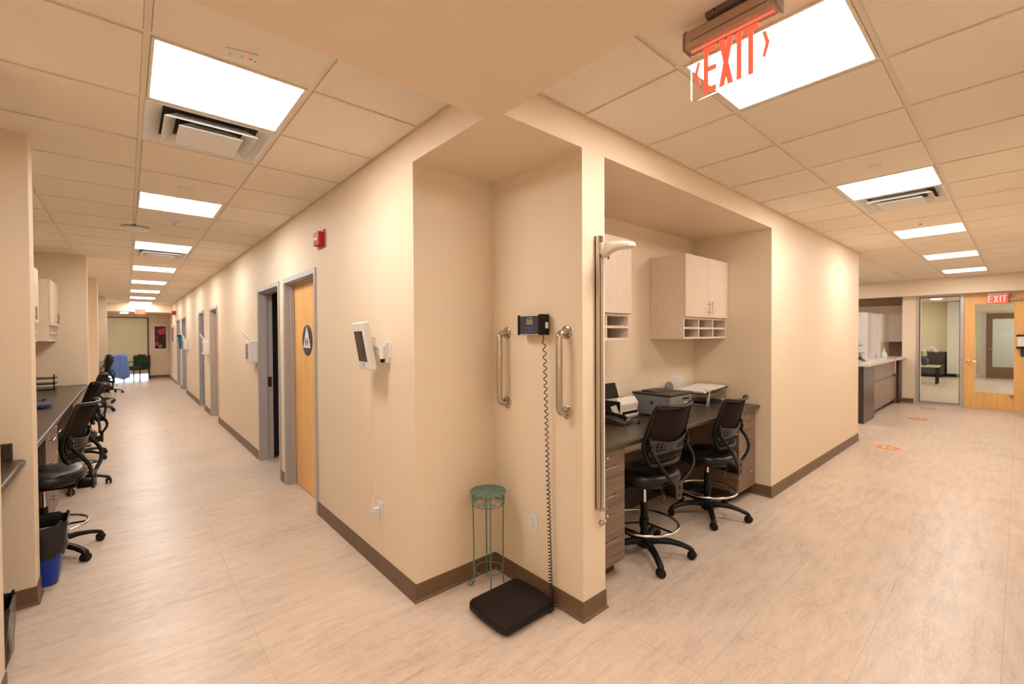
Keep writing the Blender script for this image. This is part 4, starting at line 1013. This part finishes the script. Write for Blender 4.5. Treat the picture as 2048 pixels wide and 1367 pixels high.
for k, (x, y_) in enumerate(((4.30, 1.97), (4.2, 1.965), (4.42, 1.975))):
    b = B(); b.box(x, x+.03, y_-.02, y_+.03, DZ+.146, DZ+.148, rot=RZ(.3*k)); b.done('yellow_tab', mat('yellow_paper', (.7, .5, .15), .7), t)
t = thing('flat_laptop', 'thin black closed laptop on the desk under the binder rack', 'laptop', (4.4, 2.1, DZ))
b = B(); b.box(4.25, 4.58, 2.0, 2.235, DZ, DZ+.022); b.done('lid', BLK, t, bevel=.005)
b = B(); b.tube([(4.14+.05*math.sin(u*3.1), 1.93+.02*u, DZ+.004+.13*math.sin(u*math.pi)) for u in [i/14 for i in range(15)]], .003, 6)
tag(b.done('white_cable', WHITE, smooth='all'), 'white cable arching off the desk beside the binder rack', 'cable')
b = B(); b.tube([(3.28, 2.26, DZ+.004), (3.24, 2.29, DZ+.03), (3.22, 2.31, DZ+.09), (3.16, 2.318, DZ+.13)], .003, 6)
tag(b.done('black_cable', BLK, smooth='all'), 'thin black cable between the scanner and the printer', 'cable')

# ------------------------------------------------------------------ left side: things on the desk, bins
LZ = .905
desk_phone('desk_phone', 'black desk phone on the left worktop', -.86, 6.75, LZ, math.radians(70))
t = thing('keyboard_tray', 'flat black and blue pad beside the left phone', 'desk pad', (-.8, 6.3, LZ))
b = B(); b.box(-.98, -.6, 6.0, 6.35, LZ, LZ+.02); b.done('pad', BLK, t, bevel=.005)
b = B(); b.box(-.9, -.55, 6.05, 6.28, LZ+.02, LZ+.035); b.done('blue_folder', mat('blue_folder_dark', (.03, .06, .2), .4), t)
t = thing('pen_organizer', 'black wire organizer standing on the left worktop by the partition', 'organizer', (-.9, 8.3, LZ))
for z in (.0, .07, .14):
    b = B(); b.box(-1.04, -.70, 8.15, 8.45, LZ+z, LZ+z+.012); b.done('tier', BLK, t)
for x in (-1.03, -.87, -.71):
    b = B(); b.box(x-.006, x+.006, 8.15, 8.17, LZ, LZ+.2); b.done('upright', BLK, t)
b = B(); b.box(-.78, -.60, 4.95, 5.15, LZ, LZ+.03, rot=RZ(.4)); tag(b.done('blue_box', mat('deep_blue', (.02, .03, .14), .4), bevel=.006), 'small dark blue box on the near end of the left worktop', 'box')

def bin_(cx_, cy_, label, wx, wy, h, bag_h, body):
    t = thing('waste_bin', label, 'waste bin', (cx_, cy_, 0))
    b = B(); lay = []
    for s_, z in ((.72, 0), (.75, .006), (.86, h*.5), (.94, h-.05), (.95, h-.04), (.95, h-.035)): lay.append(([(cx_+x*s_, cy_+y_*s_) for x, y_ in rrect(-wx, wx, -wy, wy, .05, 6)], z))
    stack(b, lay, top=False); bd = b.done('body', body, t, smooth=True, solid=.002)
    b = B(); rings = []; base = rrect(-wx, wx, -wy, wy, .05, 8); n = len(base); rnd = random.Random(3)
    zs = [(.80, h*.45), (.86, h*.75), (.95, h*.965), (.985, h+.006), (1.035, h+.014), (1.05, h+.006), (1.045, h-.03), (1.03, h-bag_h*.4), (1.0, h-bag_h*.75), (.975, h-bag_h)]
    for k, (s_, z) in enumerate(zs):
        ring = []
        for j, (x, y_) in enumerate(base):
            rr = s_+(rnd.random()-.5)*.05*(1 if k not in (0,) else .2); zz = z+(rnd.random()-.5)*.012+(.012*math.sin(j*.9) if k >= 3 else 0); ring.append(b.bm.verts.new((cx_+x*rr, cy_+y_*rr, zz)))
        rings.append(ring)
    for a, c_ in zip(rings, rings[1:]):
        for j in range(n): b.bm.faces.new([a[j], a[(j+1) % n], c_[(j+1) % n], c_[j]])
    b.bm.faces.new(rings[0]); b.done('liner', BAG, t, smooth='all'); return t
bin_(-.475, 4.115, 'blue waste bin with black liner beside the near left partition', .165, .125, .385, .19, BLUE)
bin_(-.61, 3.2, 'black bagged waste bin at the bottom left edge under the counter', .17, .12, .29, .27, BLK)

# ------------------------------------------------------------------ far end of the left corridor
t = struct(B().box(.66-.05, .66, YW-.01, YW+.06, 0, 2.36).box(BAYX+.4, .66, YW-.01, YW+.06, 2.32, 2.36).box(-.62, -.58, YW-.01, YW+.06, 0, 2.36).done('window_1', mat('dark_window_frame', (.12, .1, .08), .4)))
b = B(); b.box(-.58, .61, YW+.05, YW+.056, .02, 2.32); b.done('pane', GLASS, t)
b = B(); b.box(-.585, .618, YW+.012, YW+.015, .17, 2.33); b.done('roller_shade', SHADE, t)
b = B(); b.box(-2.5, 2.5, YW+.12, YW+9, -.12, -.02); struct(b.done('floor_outside', mat('pale_paving', (.6, .65, .7), .7, noise=.1)))
t = thing('framed_picture', 'picture of pink flowers in white frame on the far left corridor wall', 'picture', (1.09, YW, 1.57))
b = B(); b.box(.775, 1.235, YW-.03, YW, 1.05, 2.1); b.done('frame', WHITE, t, bevel=.004)
b = B(); b.box(.83, 1.18, YW-.033, YW-.03, 1.14, 2.01); b.done('print', ARTBG, t)
b = B()
for fx, fz, fr_, mm in ((1.05, 1.80, .13, PINK), (.90, 1.83, .06, PINKD), (.89, 1.33, .075, PINK), (.91, 1.58, .05, PINKD), (1.11, 1.9, .06, PINK), (1.0, 1.24, .05, mat('cream_petal', (.6, .45, .3), .7))):
    for j in range(9):
        a = 2*math.pi*j/9; c_ = (fx+fr_*.5*math.cos(a), fz+fr_*.5*math.sin(a))
        b.prism([(c_[0]+fr_*.48*math.cos(q)*1, c_[1]+fr_*.42*math.sin(q)) for q in [k*math.pi/4 for k in range(8)]], 'y', YW-.0340-.0002*j, YW-.033, mm)
    b.prism([(fx+fr_*.25*math.cos(q), fz+fr_*.25*math.sin(q)) for q in [k*math.pi/4 for k in range(8)]], 'y', YW-.0370, YW-.033, PINKD)
for k in range(len(b.bm.verts)): pass
for v in b.bm.verts: v.co.x = min(1.18, max(.83, v.co.x)); v.co.z = min(2.01, max(1.14, v.co.z))
b.done('painted_flowers', None, t)
t = thing('framed_picture', 'small dark pink picture on the left wall near the far end', 'picture', (A1, 19.6, 1.6))
b = B(); b.box(A1-.03, A1, 19.3, 20.3, 1.35, 2.0); b.done('frame', WHITE, t)
b = B(); b.box(A1-.034, A1-.03, 19.38, 20.22, 1.42, 1.93); b.done('print', mat('muted_pink_print', (.3, .1, .12), .7, noise=.5, nscale=4), t)
# green armchair
t = thing('armchair', 'green upholstered wooden armchair in front of the far shade', 'chair', (.27, 21.75, 0), world=False); O = (0, 0, 0)
t.rotation_euler = (0, 0, math.radians(146))   # local faces +y
for x in (-.27, .27):
    for y_, zt_ in ((.24, .64), (-.25, .9)):
        b = B(); b.tube([(x, y_, 0), (x, y_+(-.02 if y_ < 0 else 0), .4), (x, y_-(.06 if y_ < 0 else 0), zt_)], [.02, .026, .022], 8); b.done('leg', DKWOOD, t, origin=O, smooth=True)
b = B(); b.box(-.28, .28, -.26, .26, .36, .42); b.done('seat_rail', DKWOOD, t, origin=O, bevel=.005)
b = B(); b.box(-.26, .26, -.23, .25, .42, .5); b.done('seat', GREENF, t, origin=O, bevel=.025, seg=3)
b = B(); b.prism([(-.27, .5), (.27, .5), (.27, .82), (.15, .86), (.1, .9), (-.1, .9), (-.15, .86), (-.27, .82)], 'y', -.31, -.24); b.done('backrest', GREENF, t, origin=O, bevel=.015)
b = B(); pts = [(-.28, -.29, .48), (-.28, -.29, .84), (-.16, -.29, .885), (-.1, -.29, .92), (.1, -.29, .92), (.16, -.29, .885), (.28, -.29, .84), (.28, -.29, .48)]; b.tube(pts, .018, 8); b.done('back_frame', DKWOOD, t, origin=O, smooth=True)
for x in (-.28, .28):
    b = B(); b.tube([(x, -.28, .66), (x, 0, .665), (x, .24, .65), (x, .27, .63)], .02, 8, squash=(.8, 1.4)); b.done('armrest', DKWOOD, t, origin=O, smooth=True)
b = B(); b.cyl((-.05, 21.2, 2.462), .11, .008, 20); tag(b.done('downlight', DOWNL), 'round downlight in the low ceiling at the far left end', 'ceiling light')

# ------------------------------------------------------------------ right end: sidelight, door, reception
fm = B()
fm.box(XE-.012, XE+.13, 1.48, 1.53, 0, 2.405); fm.box(XE-.012, XE+.13, .775, .835, 0, 2.405); fm.box(XE-.012, XE+.13, .835, 1.48, 2.365, 2.405); fm.box(XE-.012, XE+.13, .835, 1.48, 0, .045)
fm.box(XE-.012, XE+.13, -.19, -.14, 0, 2.405); fm.box(XE-.012, XE+.13, -.14, .775, 2.375, 2.405)
wn = struct(fm.done('window_2', ALU, bevel=.002))
b = B(); b.box(XE+.055, XE+.061, .835, 1.48, .045, 2.365); b.done('pane', GLASS, wn)
b = B(); g_ = .012
for q in ((.835, .835+g_, .045, 2.365), (1.48-g_, 1.48, .045, 2.365), (.835, 1.48, .045, .045+g_), (.835, 1.48, 2.365-g_, 2.365)): b.box(XE+.045, XE+.07, *q)
b.done('gasket', BLK, wn)
b = B(); dy0, dy1, lz0, lz1, ly0, ly1 = -.137, .772, .345, 2.17, .075, .62
b.box(XE+.01, XE+.055, dy0, ly0, .01, 2.372); b.box(XE+.01, XE+.055, ly1, dy1, .01, 2.372); b.box(XE+.01, XE+.055, ly0, ly1, .01, lz0); b.box(XE+.01, XE+.055, ly0, ly1, lz1, 2.372)
dr = struct(b.done('door_7', MAPLE))
b = B(); b.box(XE+.03, XE+.036, ly0, ly1, lz0, lz1); b.done('glass_lite', GLASS, dr)
b = B(); b.lathe([(.028, 0), (.028, -.008), (.012, -.012), (0, -.0121)], (XE+.01, .715, .985), 18, ax='x'); b.tube([(XE+.0, .715, .985), (XE-.05, .715, .985), (XE-.06, .70, .985), (XE-.06, .60, .98)], .011, 10); b.done('door_handle', CHROME, dr, smooth=True)
b = B(); b.box(XE-.05, XE+.01, -.02, .27, 2.215, 2.275); b.done('door_closer', GREYL, dr, bevel=.005)
b = B(); b.box(XE-.03, XE+.005, .07, .12, .3, .31); b.done('door_stop', BLK, dr)
t = thing('sanitizer_dispenser', 'small white and black dispenser on the right stile of the entrance door', 'dispenser', (XE, 0, 1.4))
b = B(); b.box(XE-.1, XE+.008, -.10, .03, 1.3, 1.5); b.done('body', WHITE, t, bevel=.01)
for z in (1.26, 1.5):
    b = B(); b.box(XE-.11, XE+.008, -.12, .045, z, z+.035); b.done('cap', BLK, t, bevel=.005)
b = B(); b.tube([(XE-.05, -.03, 1.26), (XE-.05, -.04, 1.1)], .025, 8); b.done('drip_tube', NAVY, t)
# reception desk
t = thing('reception_desk', 'long wood fronted reception desk with white stone top', 'desk', (11.5, 2.0, 0))
b = B(); b.box(9.64, 9.72, 1.775, 2.6, 0, 1.0); b.box(9.72, 10.5, 1.775, 1.82, 0, 1.0); b.done('end_panel', mat('dark_laminate', (.055, .04, .032), .3), t)
b = B(); b.box(10.5, 13.33, 1.83, 1.86, .68, 1.0); b.done('front_panel', LAMG, t)
b = B(); b.box(10.5, 13.33, 1.83, 1.86, .1, .62); b.done('front_panel', LAMG, t)
b = B(); b.box(10.5, 13.33, 1.85, 1.87, .62, .68); b.done('reveal', mat('steel_reveal', (.2, .17, .15), .4), t)
b = B(); b.box(10.5, 13.33, 1.9, 1.95, 0, .1); b.done('toe_kick', BLK, t)
b = B(); b.box(13.1, 13.33, 1.775, 1.83, 0, 1.0); b.done('far_end_panel', mat('dark_laminate', (.055, .04, .032), .3), t)
b = B(); b.box(9.58, 13.34, 1.70, 2.55, 1.0, 1.045); b.done('countertop', QUARTZ, t, bevel=.005)
for i, (xa, lab) in enumerate(((10.72, 'clear acrylic sneeze guard on the reception desk, nearer the camera'), (11.95, 'clear acrylic sneeze guard on the reception desk, further along'))):
    t = thing('sneeze_guard', lab, 'sneeze guard', (xa+.4, 2.0, 1.045))
    b = B(); b.box(xa, xa+.95, 1.93, 1.936, 1.05, 1.98); b.done('front_sheet', ACRYL, t)
    b = B(); b.prism([(1.936, 1.05), (2.3, 1.05), (2.18, 1.98), (1.936, 1.98)], 'x', xa, xa+.006); b.done('side_wing', mat('frosted_acrylic', (.7, .68, .68), .5), t)
    b = B(); b.box(xa-.003, xa+.012, 1.925, 1.94, 1.045, 1.985); b.box(xa, xa+.06, 1.91, 2.0, 1.045, 1.055); b.done('edge_post', WHITE, t)
t = thing('potted_plant', 'green leafy potted plant on the reception desk', 'plant', (10.2, 2.1, 1.045))
b = B(); b.lathe([(.06, 0), (.08, .05), (.085, .13), (.078, .13), (.07, .11), (0, .11)], (10.2, 2.1, 1.045), 20); b.done('pot', mat('dark_pot', (.03, .03, .03), .4), t, smooth=True)
b = B(); rnd = random.Random(5)
for k in range(34):
    a = rnd.random()*6.28; tilt = .35+rnd.random()*1.0; ln = .25+rnd.random()*.22; w_ = .035+.02*rnd.random(); rings = []
    base = Vector((10.2, 2.1, 1.14)); side = Vector((-math.sin(a), math.cos(a), 0))
    for j in range(7):
        u = j/6; r = math.sin(tilt)*ln*u; z = math.cos(tilt)*ln*u*1.1-.28*u*u*ln*(1+tilt); c_ = base+Vector((math.cos(a)*r, math.sin(a)*r, z)); c_.z = max(c_.z, 1.075); ww = w_*math.sin(math.pi*min(1, u*.93+.05))
        rings.append((b.bm.verts.new(c_+side*ww), b.bm.verts.new(c_-Vector((0, 0, .008))), b.bm.verts.new(c_-side*ww)))
    for p, q in zip(rings, rings[1:]):
        b.bm.faces.new([p[0], p[1], q[1], q[0]]); b.bm.faces.new([p[1], p[2], q[2], q[1]])
o = b.done('leaves', LEAF, t, smooth='all', solid=.002)
def bottle(x, y, z, label):
    t = thing('sanitizer_bottle', label, 'bottle', (x, y, z))
    b = B(); b.lathe([(.04, 0), (.042, .01), (.042, .12), (.02, .15), (.014, .155), (.014, .17)], (x, y, z), 18); b.done('bottle', mat('milky_bottle', (.8, .76, .72), .2), t, smooth=True)
    b = B(); b.cyl((x, y, z+.17), .016, .03, 12); b.tube([(x, y, z+.2), (x, y, z+.225), (x-.05, y, z+.222)], .006, 8); b.done('pump', WHITE, t, smooth=True)
bottle(11.75, 1.83, 1.045, 'white pump bottle on the reception desk between the guards')
b = B(); b.box(12.0, 12.3, 1.85, 1.91, 1.046, 1.13); tag(b.done('card_holder', ACRYL), 'clear card holder on the reception desk by the red strip', 'card holder')
t = thing('warning_strip', 'red and white printed strip hanging off the reception desk edge', 'sign', (12.0, 1.699, .9))
b = B(); b.box(11.95, 12.05, 1.690, 1.699, .74, 1.045); b.done('strip', mat('red_strip', (.7, .12, .08), .5), t)
b = B()
for k in range(6): b.box(11.965, 12.035, 1.6885, 1.690, .76+k*.047, .785+k*.047)
b.done('printed_blocks', PAPER, t)
t = thing('wooden_figure', 'small tan wooden stand behind the reception desk guard', 'ornament', (12.6, 2.2, 1.045))
b = B(); b.box(12.56, 12.64, 2.14, 2.26, 1.045, 1.06); b.box(12.58, 12.62, 2.17, 2.23, 1.06, 1.34); b.box(12.57, 12.63, 2.1, 2.3, 1.34, 1.50); b.done('stand', WOODT, t, bevel=.01)
# reception back cabinets
t = thing('wall_cabinet', 'white wall cabinets behind the reception desk', 'cabinet', (XR-.2, 3.0, 1.4))
b = B(); b.box(XR-.36, XR-.001, 1.78, 4.4, 1.37, 2.26); b.done('carcass', LIGHTLAM, t)
for k in range(4):
    b = B(); b.box(XR-.38, XR-.36, 1.785+k*.65, 1.785+k*.65+.644, 1.372, 2.258); b.done('door', mat('rose_laminate', (.72, .62, .56), .4), t)
b = B(); b.box(XR-.02, XR-.001, 1.78, 4.4, .95, 1.37); tag(b.done('backsplash', mat('brown_tile_splash', (.25, .16, .11), .3, noise=.2, nscale=20)), 'brown backsplash panel under the reception wall cabinets', 'backsplash')
t = thing('base_cabinet', 'base cabinet and counter behind the reception desk', 'cabinet', (XR-.3, 3.0, 0))
b = B(); b.box(XR-.6, XR-.001, 1.78, 4.4, .1, .91); b.done('carcass', LAMG, t)
b = B(); b.box(XR-.63, XR-.021, 1.775, 4.4, .91, .95); b.done('countertop', QUARTZ, t)
# floor decals
for i, (x, y_, lab) in enumerate(((7.88, 1.185, 'nearest the corridor corner'), (10.95, 1.215, 'middle one'), (12.6, 1.25, 'furthest, by the glass sidelight'))):
    t = thing('floor_decal', 'round orange floor sticker with footprints, '+lab, 'floor sticker', (x, y_, 0), 'orange footprint stickers on the right corridor floor')
    b = B(); b.lathe([(.152, 0), (.152, .0012), (0, .0012)], (x, y_, 0), 40); b.done('disc', mat('sticker_white', (.75, .6, .5), .5), t)
    b = B(); b.lathe([(.138, .0012), (.138, .0018), (0, .0018)], (x, y_, 0), 40); b.done('orange_field', ORANGE, t)
    b = B()
    for s_ in (-1, 1):
        b.lathe([(.024, .0018), (.024, .0024), (0, .0024)], (x+.02, y_+s_*.036, 0), 16, sx=1.7, sy=1); b.lathe([(.017, .0018), (.017, .0024), (0, .0024)], (x-.045, y_+s_*.032, 0), 16, sx=1.2, sy=1)
    b.done('footprints', mat('sticker_white', (.75, .6, .5), .5), t)

# ------------------------------------------------------------------ lobby behind the glass
LX = 22.6
b = B(); b.box(XE+.12, 26.4, -2.2, -2.05, 0, TOP); b.box(XR+.12, 26.4, 5.5, 5.6, 0, TOP); b.box(26.4, 26.5, -2.2, 5.6, 0, TOP)
b.box(XE+.12, XE+.24, -2.05, -.45, 0, TOP); struct(b.done('wall_lobby', LOBW))
b = B(); b.box(LX, LX+.12, 1.02, 5.5, 0, TOP); b.box(LX, LX+.12, -2.05, -.15, 0, TOP); b.box(LX, LX+.12, -.15, 1.02, 2.33, TOP); struct(b.done('wall_lobby_back', LOBW))
b = B(); b.box(XE+.12, XR+.12, -2.05, 1.62, 2.72, 2.9); b.box(XR+.12, 26.4, -2.05, 5.5, 2.72, 2.9); struct(b.done('ceiling_lobby', SOFF))
b = B(); b.box(LX-.3, LX-.001, 1.32, 1.72, .12, 2.70); struct(b.done('trim_lobby_panel', LOBP))
b = B(); b.box(LX-.02, LX-.001, 1.5, 5.5, 0, .9); struct(b.done('trim_wainscot', BENCHM))
t = thing('lobby_bench', 'dark upholstered bench along the lobby wall seen through the sidelight', 'bench', (22, 2.6, 0))
b = B(); b.box(21.9, 22.5, 1.78, 4.6, .1, .46); b.done('seat', BENCHM, t, bevel=.02)
b = B(); b.box(22.42, 22.57, 1.78, 4.6, .46, .9); b.done('backrest', BENCHM, t, bevel=.02)
b = B(); b.box(21.95, 22.5, 1.82, 4.5, 0, .1); b.done('plinth', BLK, t)
t = thing('lobby_table', 'low table with pale top in the lobby behind the sidelight', 'table', (19, 2.1, 0))
b = B(); b.box(18.7, 19.3, 1.62, 2.7, .53, .57); b.done('tabletop', QUARTZ, t)
for x in (18.75, 19.25):
    for y_ in (1.68, 2.64): b = B(); b.box(x-.02, x+.02, y_-.02, y_+.02, 0, .53); b.done('leg', BLK, t)
t = thing('orchid_vase', 'white flowers in a vase on the lobby table', 'flowers', (19, 1.95, .57))
b = B(); b.lathe([(.05, 0), (.1, .1), (.09, .2), (.06, .24)], (19, 1.97, .57), 16); b.done('vase', mat('dark_vase', (.06, .06, .07), .3), t, smooth=True)
b = B(); rnd = random.Random(2)
for k in range(12):
    a = k/11; c_ = (19+rnd.uniform(-.06, .06), 2.0-.3*a, 1.02+.12*math.sin(a*2.6)-.05*a+rnd.uniform(-.03, .03)); b.lathe([(0, -.04), (.035, -.02), (.038, .01), (.025, .03), (0, .034)], c_, 8)
b.done('blossoms', WHITE, t, smooth=True)
b = B(); b.tube([(19, 1.97, .8), (19, 1.99, 1.0), (19, 1.9, 1.1), (19, 1.75, 1.05)], .012, 6); b.lathe([(0, 0), (.07, .05), (.06, .15), (0, .2)], (19, 1.98, .82), 10); b.done('stems', mat('cream_stem', (.6, .5, .3), .6), t)
b = B(); b.cyl((20.5, 1.85, 2.715), .14, .01, 20); tag(b.done('downlight', DOWNL), 'round downlight in the lobby ceiling seen through the sidelight', 'ceiling light')
b = B(); b.cyl((17.5, .55, 2.715), .14, .01, 20); tag(b.done('downlight', DOWNL), 'round downlight in the lobby ceiling seen through the door glass', 'ceiling light')
# second door in the back of the lobby
BR = mat('brown_door', (.2, .11, .055), .4)
b = B(); b.box(LX-.02, LX+.06, .83, .9, 0, 2.33); b.box(LX-.02, LX+.06, -.15, .83, 2.27, 2.33); b.box(LX+.02, LX+.06, .78, .83, 0, 2.27)
struct(b.done('trim_lobby_frame', ALU))
b = B()
for q in ((.62, .775, .01, 2.26), (-.13, -.0, .01, 2.26), (0, .62, .01, .40), (0, .62, 2.06, 2.26)): b.box(LX+.02, LX+.06, *q)
d2 = struct(b.done('door_8', BR)); b = B(); b.box(LX+.035, LX+.04, 0, .62, .40, 2.06); b.done('glass_lite', GLASS, d2)
b = B(); b.tube([(LX+.02, .72, 1.03), (LX-.04, .72, 1.03), (LX-.045, .60, 1.03)], .015, 8); b.done('door_handle', CHROME, d2)
b = B(); b.box(26.36, 26.4, -.5, .75, 0, 2.1); struct(b.done('door_9', LOBP))
b = B(); b.box(26.35, 26.36, .18, .5, 1.42, 1.62); tag(b.done('paper_notice', PAPER), 'tiny notice on the pale door far behind the lobby', 'notice')
# lobby lamps (ceiling panels like those of the corridors)
for i, (x, y_) in enumerate(((15.6, .0), (17.0, 3.2), (20.0, -.6), (24.8, .3), (21.2, 3.4))):
    dup(l0, (x, y_, 2.7165), 0, 'lit square panel in the lobby ceiling, '+('just inside the entrance door', 'left of the near end', 'middle right', 'beyond the brown glazed door', 'above the bench')[i], 'lit panels in the lobby ceiling')
lc = dup(l0, (-.35, -.75, SZ), 0, 'added cooler white lit square panel, unseen in the low ceiling just behind the viewer', 'added lit panel in the low ceiling')  # unseen panel added for the cool light on the niche walls
for c_ in lc.children:
    if c_.name.startswith('diffuser'):
        c_.data = c_.data.copy(); c_.data.materials[0] = PANELC
# unseen panels added to brighten the reception and its cabinets
dup(l0, (RCX+16*T, RCY+4*T, CZ+.004), 0, 'added unseen lit square ceiling panel over the reception area, near its cabinets', 'added lit panels over reception')
dup(l0, (RCX+12*T, RCY+4*T, CZ+.004), 0, 'added unseen lit square ceiling panel over the reception area, behind the corridor corner', 'added lit panels over reception')
